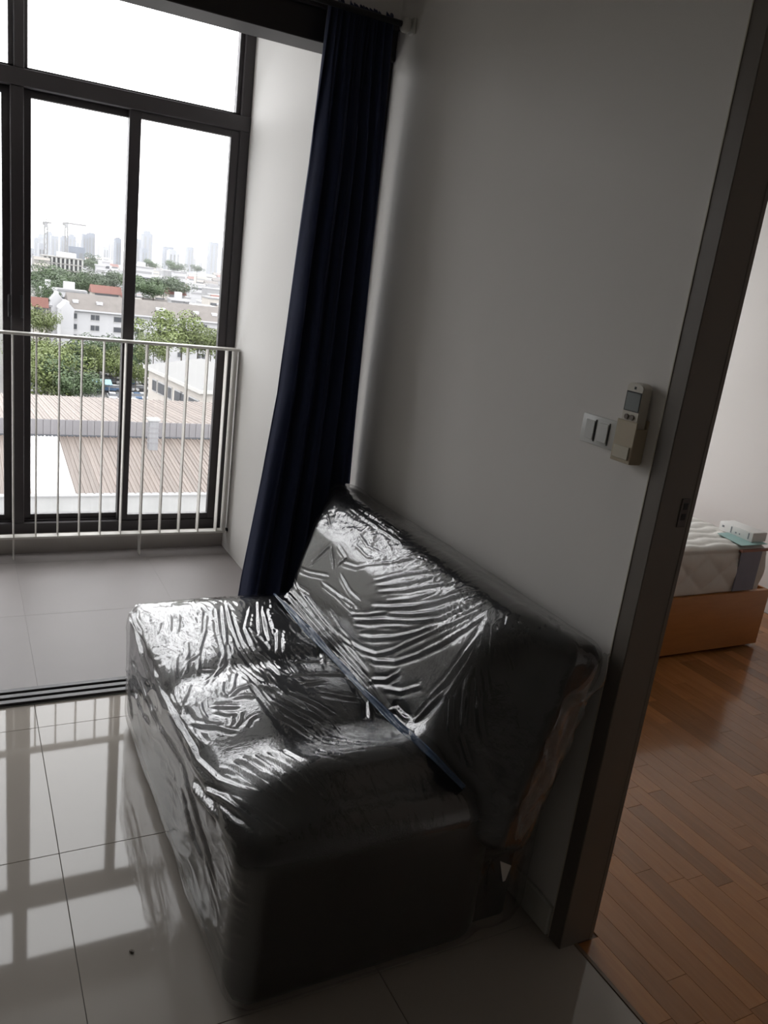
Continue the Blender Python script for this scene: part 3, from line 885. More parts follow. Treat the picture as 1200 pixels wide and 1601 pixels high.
(0.0035,0.005,[(0.992,1.304,0.534),(0.998,1.288,0.507),(1.004,1.272,0.480)]),
(0.0035,0.005,[(1.020,1.323,0.698),(1.019,1.313,0.668),(1.018,1.303,0.638),(1.018,1.293,0.607),(1.020,1.279,0.572),(1.023,1.264,0.537)]),
(0.0035,0.005,[(0.985,1.362,0.612),(0.981,1.351,0.587),(0.978,1.341,0.562),(0.975,1.333,0.536)]),
(0.0035,0.005,[(1.005,1.329,0.649),(1.000,1.322,0.615),(0.996,1.315,0.582),(0.992,1.308,0.548)]),
(0.0035,0.005,[(1.029,1.310,0.699),(1.030,1.297,0.667),(1.031,1.287,0.636)]),
(0.0035,0.005,[(1.106,1.255,0.790),(1.098,1.243,0.755)]),
]
#S1E



def make_sofa():
    so = empty('sofa', (0.87, 1.85, 0.0))
    tag(so, 'black armless two-seat sofa under clear plastic wrap against the right wall', 'sofa')
    org = np.array([0.87, 1.85, 0.0])
    P, nr, nc = star(seat_sdf, (0.78, 0.2), 0, 2 * math.pi * (1 - 1 / 90), 1.55, 2.15, 90, 24, 26)
    P[:, 2] = np.maximum(P[:, 2], 0.012)
    link('seat', fast_mesh('seat', P - org, grid_faces(nr, nc, True)), M_leather, so)
    P, nr, nc = star(back_sdf, (BC[0], BC[2]), 0, 2 * math.pi * (1 - 1 / 80), 1.5, 2.15, 80, 24, 26)
    link('backrest', fast_mesh('backrest', P - org, grid_faces(nr, nc, True)), M_leather, so)
    box('rear_frame', (1.07, 1.28, 0.0), (1.2, 2.42, 0.30), M_leather, so, bev=0.01)
    for x in (0.55, 1.15):
        for y in (1.31, 2.39):
            box('foot', (x - 0.025, y - 0.025, 0.0), (x + 0.025, y + 0.025, 0.03), M_dark, so, bev=0.004)

    # ---- plastic wrap
    P, nr, nc = wrap_grid()
    N = grid_normals(P, nr, nc)
    x, y, z = P.T
    G = P.reshape(nr, nc, 3)
    mid = G[nr // 2]
    arc = np.concatenate([[0], np.cumsum(np.linalg.norm(np.diff(mid, axis=0), axis=1))])
    s = np.tile(arc, nr)
    h = np.zeros(len(P))
    # folds gathered from pulls along the cover, each with finer companions beside it
    rs = np.random.default_rng(5)
    folds = []
    for (w, a, pts) in STROKES:
        folds.append((w, a, np.array(pts, float)))
        q = np.array(pts, float)
        if len(q) < 3 or np.linalg.norm(q[0] - q[-1]) < 0.07:
            continue
        tg = np.gradient(q, axis=0)
        tg /= np.linalg.norm(tg, axis=1, keepdims=True) + 1e-9
        nn = np.array([-0.45, -0.1, 0.88]) if q[:, 0].mean() > 0.55 else np.array([-0.9, 0, 0.4])
        sd_ = np.cross(tg, nn)
        for sg in (-1, 1):
            if rs.random() < 0.8:
                i0 = rs.integers(0, max(1, len(q) // 3))
                i1 = len(q) - rs.integers(0, max(1, len(q) // 3))
                off = sg * rs.uniform(2.6, 4.2) * w * (1 + 0.35 * np.sin(np.linspace(0, 4, len(q)) + rs.uniform(0, 6)))
                qq = (q + sd_ * off[:, None])[i0:i1]
                if len(qq) > 2:
                    folds.append((w * 0.62, a * rs.uniform(0.4, 0.7), qq))
    for (w, a, pts) in folds:
        q = np.array(pts, float)
        lo, hi = q.min(0) - 0.03, q.max(0) + 0.03
        idx = np.nonzero(((P > lo) & (P < hi)).all(1))[0]
        if len(idx) == 0 or len(q) < 2:
            continue
        pp = P[idx]
        best = np.full(len(idx), 9.0)
        par = np.zeros(len(idx))
        sl = np.linalg.norm(np.diff(q, axis=0), axis=1)
        cum = np.concatenate([[0], np.cumsum(sl)])
        for k in range(len(q) - 1):
            d = q[k + 1] - q[k]
            L2 = (d @ d) + 1e-12
            t = np.clip(((pp - q[k]) @ d) / L2, 0, 1)
            dd = np.linalg.norm(pp - q[k] - t[:, None] * d, axis=1)
            m = dd < best
            best[m] = dd[m]
            par[m] = (cum[k] + t[m] * sl[k]) / cum[-1]
        taper = sstep(par / 0.18) * sstep((1 - par) / 0.18)
        h[idx] += a * taper * (np.exp(-(best / w) ** 2) - 0.45 * np.exp(-((best - 2.2 * w) / (1.1 * w)) ** 2))
    # fine crinkle, stretched along the sofa on the front and crosswise on the seat
    top = sstep((N[:, 2] - 0.3) / 0.4)
    frt = sstep((-N[:, 0] - 0.4) / 0.4) * (z < 0.4)
    bk = sstep((x - 1.0) / 0.06)
    nf = sstep((-N[:, 1] - 0.5) / 0.3)
    wx, wy = 0.03 * vnoise(x * 9, y * 9, z * 9), 0.03 * vnoise(x * 9 + 31, y * 9, z * 9 + 7)

    def ridged(a, b, c=None):
        return (1 - np.abs(vnoise(a, b, c))) ** 3 - 0.35
    far = sstep((y - 1.62) / 0.25)
    seatw = top * (1 - bk)
    h += 0.0020 * seatw * (0.35 + 0.65 * far) * ridged((x + wx) * 62 + 4 * (y + wy), (y + wy) * 11, z * 20)
    h += 0.0017 * seatw * far * ridged((x + wx) * 120 + 12 * y, (y + wy) * 22)
    frt = frt * sstep((z - 0.05) / 0.15)
    h += 0.0030 * frt * ridged((z + 0.35 * y + wx) * 26, (y + wy) * 5)
    h += 0.0015 * frt * ridged((z + 0.2 * y + wx) * 70, (y + wy) * 14)
    h += 0.0020 * bk * (1 - nf) * (0.3 + 0.7 * far) * ridged((z + 0.5 * x + wx) * 40 - 6 * y, (y + wy) * 12)
    h += 0.0012 * bk * (1 - nf) * ridged((z + wx) * 80, (y + wy) * 50)
    h += 0.0016 * bk * (1 - nf) * far * ridged((z + x + 2 * wx) * 55 + 25 * y, (y + 2 * wy) * 30)
    h += 0.0010 * bk * (1 - nf) * far * ridged((z + 2 * wx) * 120, (y + 2 * wy) * 90)
    h += 0.0034 * nf * bk * ridged((x + 0.5 * z + wx) * 30, (z + wy) * 8)
    h += 0.0012 * nf * bk * ridged((x - 0.3 * z + wx) * 80, (z + wy) * 20)
    h += 0.0005 * nf * (1 - bk) * ridged((x + wx) * 14, (z + wy) * 4)
    h += 0.003 * vnoise(x * 7, y * 7, z * 7) * (1 - 0.5 * nf)
    P2 = P + N * h[:, None]
    P2[:, 2] = np.maximum(P2[:, 2], 0.0035)
    P2[:, 0] = np.minimum(P2[:, 0], np.where(P2[:, 1] < 1.19, 1.2555, 1.2685))
    # the skirt spreads a little where it meets the floor
    k = np.exp(-P2[:, 2] / 0.03)
    P2[:, 0] -= np.where(N[:, 0] < -0.3, 0.010 * k * (0.6 + vnoise(y * 14, y * 0 + 3)), 0)
    P2[:, 1] -= np.where(N[:, 1] < -0.5, 0.006 * k, 0)
    cv = empty('plastic_cover', (0.87, 1.85, 0.0))
    tag(cv, 'clear wrinkled plastic sheet wrapped tightly over the black sofa', 'plastic cover')
    M_film = film_mat('clear_film', base=0.10, edge=0.95, power=3.3, rough=0.055, milk=0.008, bump=0.06, bscale=90)
    link('sheet', fast_mesh('sheet', P2 - org, grid_faces(nr, nc)), M_film, cv)

    # blue tinted tape pulled along the crease between seat and back
    def strip(name, pts, width, m, wob=0.003, n=60, th=0.0012, nrm=(-0.6, -0.15, 0.8)):
        q = np.array(pts, float)
        L = np.concatenate([[0], np.cumsum(np.linalg.norm(np.diff(q, axis=0), axis=1))])
        t = np.linspace(0, L[-1], n)
        c = np.stack([np.interp(t, L, q[:, i]) for i in range(3)], 1)
        w = np.interp(t / L[-1], np.linspace(0, 1, len(width)), width)
        tg = np.gradient(c, axis=0)
        tg /= np.linalg.norm(tg, axis=1, keepdims=True)
        nn = np.array(nrm) / np.linalg.norm(nrm)
        sd = np.cross(tg, nn)
        sd /= np.linalg.norm(sd, axis=1, keepdims=True)
        K = 7
        V = []
        for i in range(n):
            for k in range(K):
                u = k / (K - 1) * 2 - 1
                V.append(c[i] + sd[i] * u * w[i] / 2 + nn * wob * (math.cos(u * 4.5 + 3 * math.sin(i * 0.2)) + 0.8 * math.sin(i * 0.55 + u * 2)))
        o = link(name, fast_mesh(name, np.array(V) - org, grid_faces(n, K)), m, cv)
        md = o.modifiers.new('thickness', 'SOLIDIFY')
        md.thickness = th
        return o
    M_tape = mat('blue_film_tape', (0.085, 0.125, 0.20), 0.2, var=0.35, scale=60, bump=0.2, bscale=80)
    strip('blue_tape', CREASE, [0.006, 0.018, 0.024, 0.018, 0.014, 0.02, 0.018, 0.012], M_tape)
    M_fold = film_mat('folded_film', base=0.08, edge=0.9, power=3, rough=0.12, milk=0.02, bump=0.2, bscale=80)
    strip('loose_fold', FLAP, [0.02, 0.045, 0.05, 0.05, 0.045, 0.02], M_fold, wob=0.006, nrm=(-0.4, -0.9, 0.1))
    t = link('torn_corner', mesh_from('torn_corner', [np.array(p) - org for p in TORN], [(0, 1, 2), (0, 2, 3)]), mat('white_film_edge', (0.5, 0.48, 0.45), 0.4), cv)
    md = t.modifiers.new('thickness', 'SOLIDIFY')
    md.thickness = 0.0015


#S2
CREASE = [(0.898,2.289,0.486),(0.897,2.069,0.491),(0.907,1.842,0.485),(0.907,1.616,0.489),(0.917,1.473,0.488),(0.935,1.317,0.487),(0.981,1.247,0.443)]
FLAP = [(1.216,1.140,0.799),(1.200,1.140,0.743),(1.151,1.140,0.688),(1.128,1.140,0.598),(1.100,1.140,0.492),(1.065,1.140,0.368)]
TORN = [(1.037,1.150,0.310),(1.071,1.150,0.289),(1.062,1.150,0.251),(1.056,1.150,0.250)]
#S2E
make_sofa()

cr = bmesh.new()
bmesh.ops.create_icosphere(cr, subdivisions=2, radius=0.006)
for v_ in cr.verts:
    v_.co *= 0.75 + 0.5 * float(vnoise(v_.co.x * 400 + 9, v_.co.y * 400, v_.co.z * 400))
    v_.co.z = max(v_.co.z * 0.6, -0.002) + 0.002
cm_ = bpy.data.meshes.new('debris_crumb')
cr.to_mesh(cm_)
cr.free()
o = link('debris_crumb', cm_, mat('grit', (0.35, 0.31, 0.27), 0.8, var=0.4, scale=300), None)
o.location = tuple(map(float, on_z(205, 1488, 0.0)))
tag(o, 'tiny crumb of debris lying on the tiled floor before the sofa', 'debris')

# ------------------------------------------------------------------ bedroom beyond the doorway
M_bwall = mat('bedroom_paint', (0.71, 0.68, 0.66), 0.8, var=0.015, scale=2)
BXE = 3.95
wallbox('wall_bedroom_far', (BXE, -1.2, 0), (BXE + 0.1, 4.32, 2.75), M_bwall)
wallbox('wall_bedroom_back', (WB, -1.3, 0), (BXE + 0.1, -1.2, 2.75), M_bwall)
wallbox('ceiling_bedroom', (WX, -1.3, 2.62), (BXE + 0.1, 4.32, 2.75), M_ceil)
wallbox('wall_bedroom_window', (1.72, 4.20, -0.4), (3.6, 4.32, 0.06), M_bwall)
wallbox('wall_bedroom_window_side', (3.6, 4.20, -0.4), (BXE + 0.1, 4.32, 2.75), M_bwall)
w2 = empty('window_2', (2.66, 4.25, 0.06))
tag(w2, 'bedroom window in a dark frame', None, kind='structure')
for lo, hi in (((1.72, 4.22, 0.06), (3.6, 4.30, 0.11)), ((1.72, 4.22, 2.35), (3.6, 4.30, 2.62)), ((1.72, 4.22, 0.06), (1.77, 4.30, 2.4)),
               ((3.55, 4.22, 0.06), (3.6, 4.30, 2.4)), ((2.63, 4.22, 0.06), (2.69, 4.30, 2.4))):
    box('frame_bar', lo, hi, M_alu, w2)
for a, b in ((1.77, 2.63), (2.69, 3.55)):
    box('pane', (a, 4.257, 0.11), (b, 4.263, 2.35), M_glass, w2)


def wood(name, c0, c1, rough, sc, rand=0.0, coat=0.0):
    m = bpy.data.materials.new(name)
    m.use_nodes = True
    nt = m.node_tree
    b = nt.nodes['Principled BSDF']
    b.inputs['Roughness'].default_value = rough
    b.inputs['Coat Weight'].default_value = coat
    tc = nt.nodes.new('ShaderNodeTexCoord')
    oi = nt.nodes.new('ShaderNodeObjectInfo')
    mp = nt.nodes.new('ShaderNodeMapping')
    mp.inputs['Scale'].default_value = sc
    nt.links.new(tc.outputs['Object'], mp.inputs['Vector'])
    ad = nt.nodes.new('ShaderNodeVectorMath')
    ml = nt.nodes.new('ShaderNodeMath')
    ml.operation = 'MULTIPLY'
    ml.inputs[1].default_value = 37.0
    nt.links.new(oi.outputs['Random'], ml.inputs[0])
    nt.links.new(mp.outputs['Vector'], ad.inputs[0])
    nt.links.new(ml.outputs[0], ad.inputs[1])
    n = nt.nodes.new('ShaderNodeTexNoise')
    n.inputs['Scale'].default_value = 5
    n.inputs['Detail'].default_value = 6
    n.inputs['Distortion'].default_value = 0.6
    nt.links.new(ad.outputs['Vector'], n.inputs['Vector'])
    mx = nt.nodes.new('ShaderNodeMix')
    mx.data_type = 'RGBA'
    mx.inputs[6].default_value = (*c0, 1)
    mx.inputs[7].default_value = (*c1, 1)
    nt.links.new(n.outputs['Fac'], mx.inputs[0])
    hs = nt.nodes.new('ShaderNodeHueSaturation')
    mr = nt.nodes.new('ShaderNodeMapRange')
    mr.inputs['To Min'].default_value = 1 - rand
    mr.inputs['To Max'].default_value = 1 + rand
    nt.links.new(oi.outputs['Random'], mr.inputs['Value'])
    nt.links.new(mr.outputs['Result'], hs.inputs['Value'])
    nt.links.new(mx.outputs[2], hs.inputs['Color'])
    nt.links.new(hs.outputs['Color'], b.inputs['Base Color'])
    return m


M_lam = wood('laminate_strip', (0.24, 0.09, 0.024), (0.38, 0.165, 0.052), 0.22, (14, 1.2, 14), rand=0.24, coat=0.35)
M_under = mat('underlay', (0.10, 0.05, 0.025), 0.7)
bf = wallbox('floor_bedroom', (1.318, -1.3, -0.12), (BXE + 0.1, 4.32, -0.004), M_under)
# wall's own footprint hides the floor between x=1.318 and the bedroom face except in the doorway
lam_cache = {}
count = 0
SW = 0.0655
for i in range(0, 41):
    xa, xb = 1.324 + i * SW, 1.324 + (i + 1) * SW - 0.0006
    if xa > BXE - 0.02:
        break
    xb = min(xb, BXE)
    off = [0.0, 0.19, 0.36, 0.09, 0.28][i % 5] + (0.13 if (i // 3) % 2 else 0)
    yy = -0.35 - off
    while yy < 3.1:
        ln = random.choice((0.36, 0.44, 0.52))
        ya, yb = max(yy, -0.3), min(yy + ln - 0.0006, 3.1)
        yy += ln
        if yb - ya < 0.03 or (ya > 2.42 and xb < 3.4) or ya > 2.95:
            continue
        if i == 0 and (yb > 1.137 or ya < 0.3):
            ya, yb = max(ya, 0.304), min(yb, 1.136)
            if yb - ya < 0.03:
                continue
        # out of sight behind the wall
        if xa / max(ya, 0.05) < 0.98 and xb < 3.3 and ya > 1.2:
            pass
        k = (round(xb - xa, 4), round(yb - ya, 4))
        if k not in lam_cache:
            lam_cache[k] = box_me('floor_strip', (-(xb - xa) / 2, -(yb - ya) / 2, -0.006), ((xb - xa) / 2, (yb - ya) / 2, 0), 0.0004, 1)
        o = link('floor_strip', lam_cache[k], M_lam, bf)
        o.location = ((xa + xb) / 2 - bf.location[0], (ya + yb) / 2 - bf.location[1], -bf.location[2])
        count += 1
print('floor strips', count)

bed = empty('bed', (2.45, 3.15, 0))
tag(bed, 'orange-brown wooden bed base under the bare mattress in the bedroom', 'bed')
M_bedw = wood('orange_wood', (0.34, 0.125, 0.025), (0.46, 0.185, 0.045), 0.38, (1.5, 8, 12))
box('front_panel', (1.46, 2.333, 0.015), (3.47, 2.358, 0.30), M_bedw, bed, bev=0.003)
box('end_panel', (3.452, 2.358, 0.015), (3.47, 3.95, 0.30), M_bedw, bed, bev=0.003)
box('end_panel', (1.46, 2.358, 0.015), (1.48, 3.95, 0.30), M_bedw, bed, bev=0.003)
box('plinth', (1.5, 2.40, 0.0), (3.40, 3.93, 0.10), M_dark, bed)
box('platform', (1.48, 2.358, 0.26), (3.452, 3.95, 0.285), M_bedw, bed)


def mattress():
    mt = empty('mattress', (2.42, 3.15, 0.30))
    tag(mt, 'white quilted mattress lying on the wooden bed base', 'mattress')
    c = np.array([2.42, 3.15, 0.412])

    def sdf(p):
        return rbox(p, c, (0.975, 0.795, 0.112), 0.04)
    # front face and top as one quilted skin over the visible sides
    bm = bmesh.new()
    nx, nyz = 300, 0
    prof = [(0.0, 2.356, 0.302), ]
    pts = []
    for k in range(24):
        pts.append((2.352, 0.303 + 0.185 * k / 23, (-1, 0)))
    for k in range(1, 9):
        a = math.pi / 2 * k / 8
        pts.append((2.390 - 0.038 * math.cos(a), 0.488 + 0.038 * math.sin(a), (-math.cos(a), math.sin(a))))
    for k in range(1, 160):
        pts.append((2.390 + (3.93 - 2.390) * k / 159, 0.526, (0, 1)))
    xs = np.linspace(1.47, 3.395, 260)
    V = []
    for (yy, zz, n) in pts:
        s = yy + zz
        if n[1] < 0.5:
            q = np.abs(np.sin(np.pi * (xs / 0.20 + zz / 0.16))) * np.abs(np.sin(np.pi * (xs / 0.20 - zz / 0.16)))
            d = 0.014 * q ** 0.5 * math.sin(math.pi * min(1, max(0, (zz - 0.303) / 0.19))) ** 0.5
        else:
            w = yy + 0.012 * np.sin(xs * 30)
            q = np.abs(np.sin(np.pi * w / 0.075)) * (0.75 + 0.25 * np.abs(np.sin(np.pi * (xs + 0.05 * np.floor(w / 0.075)) / 0.11)))
            d = 0.010 * q ** 0.6
        edge = np.clip((3.395 - xs) / 0.05, 0, 1) ** 0.5
        V.append(np.stack([xs, yy + n[0] * d, zz + n[1] * d - 0.03 * (1 - edge) * n[1]], 1))
    V = np.array(V).reshape(-1, 3) - np.array([2.42, 3.15, 0.30])
    link('quilted_cover', fast_mesh('quilted_cover', V, grid_faces(len(pts), 260)[:, ::1]), mat('quilted_cloth', (0.66, 0.64, 0.60), 0.8, var=0.05, scale=30), mt)
    box('core', (1.475, 2.372, 0.301), (3.40, 3.93, 0.515), mat('quilted_cloth', (0.66, 0.64, 0.60), 0.8), mt, bev=0.02)
    box('label_patch', (3.20, 2.3375, 0.308), (3.345, 2.3425, 0.505), mat('slate_blue_label', (0.20, 0.205, 0.26), 0.5, var=0.1, scale=30), mt, bev=0.001, seg=1)
    box('label_border', (3.195, 2.334, 0.503), (3.40, 2.3525, 0.514), mat('russet_band', (0.30, 0.13, 0.09), 0.5), mt, bev=0.002, seg=1)


mattress()
pk = empty('paper_leaflet', (3.26, 2.44, 0.537))
tag(pk, 'teal leaflet lying on the mattress corner in front of the white carton', 'leaflet')
pm = mesh_from('sheet', [(-0.07, -0.10, 0), (0.11, -0.10, 0), (0.11, 0.06, 0.008), (-0.05, 0.06, 0.006)], [(0, 1, 2, 3)])
o = link('sheet', pm, mat('teal_paper', (0.30, 0.47, 0.45), 0.5), pk)
o.modifiers.new('thickness', 'SOLIDIFY').thickness = 0.002
bxo = empty('carton', (3.33, 2.46, 0.539))
tag(bxo, 'flat white carton with grey marks lying on the far mattress edge', 'carton')
cb = box('body', (3.285, 2.365, 0.539), (3.385, 2.56, 0.585), mat('white_card', (0.72, 0.71, 0.69), 0.6), bxo, bev=0.004)
for (ya, yb, za, zb) in ((2.53, 2.542, 0.56, 0.57), (2.485, 2.491, 0.548, 0.578), (2.455, 2.463, 0.553, 0.560), (2.435, 2.441, 0.553, 0.560), (2.385, 2.391, 0.548, 0.578)):
    box('printed_mark', (3.2838, ya, za), (3.2855, yb, zb), mat('grey_print', (0.22, 0.23, 0.25), 0.6), cb)

#CITY#
# ------------------------------------------------------------------ the city outside
GZ = -30.0


def lbox(name, lo, hi, m, parent, bev=0.0):
    return link(name, box_me(name, lo, hi, bev, 1), m, parent)


def dupe(me, name, m, parent, loc, rz=0.0, sc=None):
    o = link(name, me, m, parent)
    o.location = loc
    o.rotation_euler = (0, 0, rz)
    if sc:
        o.scale = sc
    return o


M_city = mat('city_ground', (0.085, 0.085, 0.075), 0.9, var=0.5, scale=0.02)
M_asph = mat('asphalt', (0.085, 0.083, 0.08), 0.9, var=0.15, scale=0.3)
M_wht = mat('white_render', (0.34, 0.34, 0.35), 0.85, var=0.06, scale=0.2)
M_cream = mat('cream_render', (0.32, 0.30, 0.275), 0.85, var=0.06, scale=0.2)
M_conc = mat('raw_concrete', (0.17, 0.165, 0.155), 0.9, var=0.15, scale=0.3)
M_gry = mat('grey_render', (0.20, 0.20, 0.205), 0.85, var=0.08, scale=0.2)
M_groof = mat('grey_brown_roof', (0.105, 0.095, 0.088), 0.9, var=0.25, scale=0.5)
M_red = mat('red_tile_roof', (0.115, 0.05, 0.04), 0.85, var=0.2, scale=0.4)
M_wdark = mat('dark_window', (0.045, 0.048, 0.055), 0.4)
M_wframe = mat('window_surround', (0.30, 0.30, 0.30), 0.8)
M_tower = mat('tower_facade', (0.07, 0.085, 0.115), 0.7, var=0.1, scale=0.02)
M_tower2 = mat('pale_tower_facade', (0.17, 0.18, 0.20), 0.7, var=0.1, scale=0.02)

tag(lbox('ground_outside', (-2600, 40, GZ - 1), (5200, 9000, GZ), M_city, None), kind='structure')
tag(lbox('road_outside', (-60, 100, GZ), (140, 222, GZ + 0.05), M_asph, None), kind='structure')

# --- near warehouse with corrugated roofs
YE, ZE, YR = 63.2, -17.0, 76.0
ZR = float(on_y(180, 683, YR)[2])
ZM = float(on_y(180, 659, YR)[2])
YB = 99.0
ZB = float(on_y(180, 623, YB)[2])
wh = empty('warehouse', (12.0, 80.0, GZ))
tag(wh, 'low warehouse with brown corrugated roof just below the balcony window', 'warehouse')
M_sheet = mat('brown_roof_sheet', (0.115, 0.093, 0.08), 0.6, var=0.12, scale=1.5, objrand=0.16)
M_sheet2 = mat('faded_roof_sheet', (0.155, 0.130, 0.115), 0.7, var=0.15, scale=1.5, objrand=0.10)
M_sky = mat('white_roof_sheet', (0.40, 0.40, 0.40), 0.6, objrand=0.03)


def sheet_me(w, y0, z0, y1, z1):
    prof = [(-w / 2, 0), (-w / 2 + 0.05, 0), (-w / 2 + 0.08, 0.10), (-w / 2 + 0.16, 0.10), (-w / 2 + 0.19, 0), (w * 0.12, 0), (w * 0.12 + 0.03, 0.05), (w * 0.12 + 0.09, 0.05), (w * 0.12 + 0.12, 0), (w / 2, 0)]
    v = [(a, y0, z0 + b) for a, b in prof] + [(a, y1, z1 + b) for a, b in prof] + [(-w / 2, y0, z0 - 0.05), (w / 2, y0, z0 - 0.05), (-w / 2, y1, z1 - 0.05), (w / 2, y1, z1 - 0.05)]
    n = len(prof)
    f = [(i, i + 1, n + i + 1, n + i) for i in range(n - 1)]
    f += [(2 * n, 2 * n + 2, 2 * n + 3, 2 * n + 1), tuple(range(n - 1, -1, -1)) + (2 * n, 2 * n + 1), (2 * n + 2,) + tuple(range(n, 2 * n)) + (2 * n + 3,)]
    return mesh_from('roof_sheet', v, f)


SWD = 0.62
s1 = sheet_me(SWD, YE - 80.2, ZE - GZ, YR - 80.0, ZR - GZ)
s1b = s1.copy()
s2 = sheet_me(SWD, YR - 80.0, ZM - GZ, YB - 80.0, ZB - GZ)
xw0, xw1 = float(on_z(43, 772, ZE)[0]), float(on_z(117, 771, ZE)[0])
for k in range(64):
    x = -8 + k * SWD
    white = xw0 < x < xw1 or (xw1 < x < xw1 + 3.2 and k % 3 == 0 and False)
    dupe(s1b if white else s1, 'roof_sheet', M_sky if white else M_sheet, wh, (x - 12, 0, 0))
    dupe(s2, 'roof_sheet', M_sheet2, wh, (x - 12, 0, 0))
M_para = mat('stained_parapet', (0.20, 0.20, 0.197), 0.85, var=0.18, scale=0.8)
lbox('front_wall', (-20.3, YE - 80.6, 0), (20.3, YE - 80.0, ZE - GZ + 0.02), M_para, wh)
lbox('gutter', (-20.3, YE - 80.75, ZE - GZ - 0.02), (20.3, YE - 80.0, ZE - GZ + 0.07), mat('gutter_zinc', (0.15, 0.15, 0.15), 0.6), wh)
M_mon = mat('monitor_cladding', (0.125, 0.12, 0.125), 0.7, var=0.1, scale=1)
pan = box_me('cladding_panel', (-0.3, -0.06, ZR - GZ), (0.3, 0.06, ZM - GZ + 0.02), 0.02, 1)
for k in range(64):
    dupe(pan, 'cladding_panel', M_mon, wh, (-20 + k * 0.62, YR - 80 + 0.03, 0))
lbox('valley_flashing', (-20.3, YR - 80.25, ZR - GZ - 0.02), (20.3, YR - 80.02, ZR - GZ + 0.10), M_wdark, wh)
lbox('body', (-20, YE - 79.9, 0), (20, YB - 80.2, ZE - GZ - 0.5), M_gry, wh)
vt = on_y(238, 700, 69.0)
vz1 = float(on_y(238, 655, 69.0)[2])
vn = empty('roof_vent', (float(vt[0]), 69.0, float(vt[2]) - 0.15))
tag(vn, 'grey box vent shaft standing on the brown warehouse roof', 'vent')
hh = vz1 - float(vt[2])
lbox('shaft', (-0.38, -0.4, 0), (0.38, 0.4, hh), mat('zinc', (0.12, 0.12, 0.125), 0.5, var=0.1), vn, 0.02)
for k in range(4):
    lbox('louvre', (-0.42, -0.44, hh * (0.25 + 0.17 * k)), (0.42, 0.42, hh * (0.25 + 0.17 * k) + 0.07), M_mon, vn)
lbox('cap', (-0.52, -0.5, hh), (0.52, 0.5, hh + 0.22), mat('zinc_cap', (0.2, 0.2, 0.2), 0.5), vn, 0.05)


# --- long white apartment block with grey roof
YA = 240.0
xa, xb = float(on_y(113, 483, YA)[0]), 96.0
ZEV = -16.0
blk = empty('apartment_block', ((xa + xb) / 2, YA + 8, GZ))
tag(blk, 'long white apartment block with grey-brown pitched roof and white gables', 'building')
hx = (xb - xa) / 2
ze = ZEV - GZ
lbox('wall', (-hx, -8, 0), (hx, 8, ze), M_wht, blk)


def gable(name, x0, x1, y0, y1, z0, zr, m, parent, along='x', over=0.0):
    if along == 'x':
        ym = (y0 + y1) / 2
        v = [(x0 - over, y0 - over, z0), (x1 + over, y0 - over, z0), (x1 + over, y1 + over, z0), (x0 - over, y1 + over, z0), (x0 - over, ym, zr), (x1 + over, ym, zr)]
        f = [(0, 1, 5, 4), (2, 3, 4, 5), (1, 2, 5), (3, 0, 4), (3, 2, 1, 0)]
    else:
        xm = (x0 + x1) / 2
        v = [(x0 - over, y0 - over, z0), (x1 + over, y0 - over, z0), (x1 + over, y1 + over, z0), (x0 - over, y1 + over, z0), (xm, y0 - over, zr), (xm, y1 + over, zr)]
        f = [(1, 2, 5, 4), (3, 0, 4, 5), (0, 1, 4), (2, 3, 5), (3, 2, 1, 0)]
    return link(name, mesh_from(name, v, f), m, parent)


gable('roof', -hx, hx, -8, 8, ze, ze + 3.9, M_groof, blk, 'x', 0.8)
lbox('eave_band', (-hx - 0.8, -8.9, ze - 0.35), (hx + 0.8, -8.0, ze + 0.05), M_wht, blk)
# white gabled end wings
xg = float(on_y(84, 470, YA)[0]) - blk.location[0]
xg2 = xa - blk.location[0]
for (a, b, yy, top) in ((xg + 0.2, xg + 3.2, 1.0, ze + 3.6), (xg2 - 3.0, xg2 + 0.3, -9.2, ze + 1.9)):
    v = [(a, yy, 0), (b, yy, 0), (b, yy, top - 2.4), (b + 0.25, yy, top - 2.4), (b + 0.25, yy, top - 2.0), ((a + b) / 2 + 0.45, yy, top - 0.5), ((a + b) / 2 + 0.45, yy, top), ((a + b) / 2 - 0.45, yy, top), ((a + b) / 2 - 0.45, yy, top - 0.5), (a - 0.25, yy, top - 2.0), (a - 0.25, yy, top - 2.4), (a, yy, top - 2.4)]
    bm = bmesh.new()
    f = bm.faces.new([bm.verts.new(p) for p in v])
    r_ = bmesh.ops.extrude_face_region(bm, geom=[f])
    bmesh.ops.translate(bm, verts=[g for g in r_['geom'] if isinstance(g, bmesh.types.BMVert)], vec=(0, 9.0 if yy < 0 else 7.0, 0))
    bmesh.ops.recalc_face_normals(bm, faces=bm.faces[:])
    me = bpy.data.meshes.new('gable_wing')
    bm.to_mesh(me)
    bm.free()
    link('gable_wing', me, M_wht, blk)
lbox('link_wall', (xg + 3.0, -2.0, 0), (xg2 - 0.2, 6, ze + 0.6), M_cream, blk)
win_me = box_me('window', (-0.85, -0.1, -1.0), (0.85, 0.14, 1.0), 0, 1)
pane_me = box_me('pane', (-0.72, -0.16, -0.72), (0.72, 0.0, 0.72), 0, 1)
for pxw in (117, 145, 152, 181, 187, 215, 222, 250, 257, 283, 314, 321, 345, 352, 376, 384):
    X = float(on_y(pxw, 500, YA)[0]) - blk.location[0]
    for r in range(4):
        zz = ze - 1.9 - r * 2.85
        w = dupe(win_me, 'window', M_wframe, blk, (X, -8.0, zz), sc=(0.72, 1, 0.95))
        dupe(pane_me, 'pane', M_wdark, w, (0, 0, 0.1))
dm = box_me('dormer_vent', (-0.75, -0.8, 0), (0.75, 0.8, 0.9), 0.1, 1)
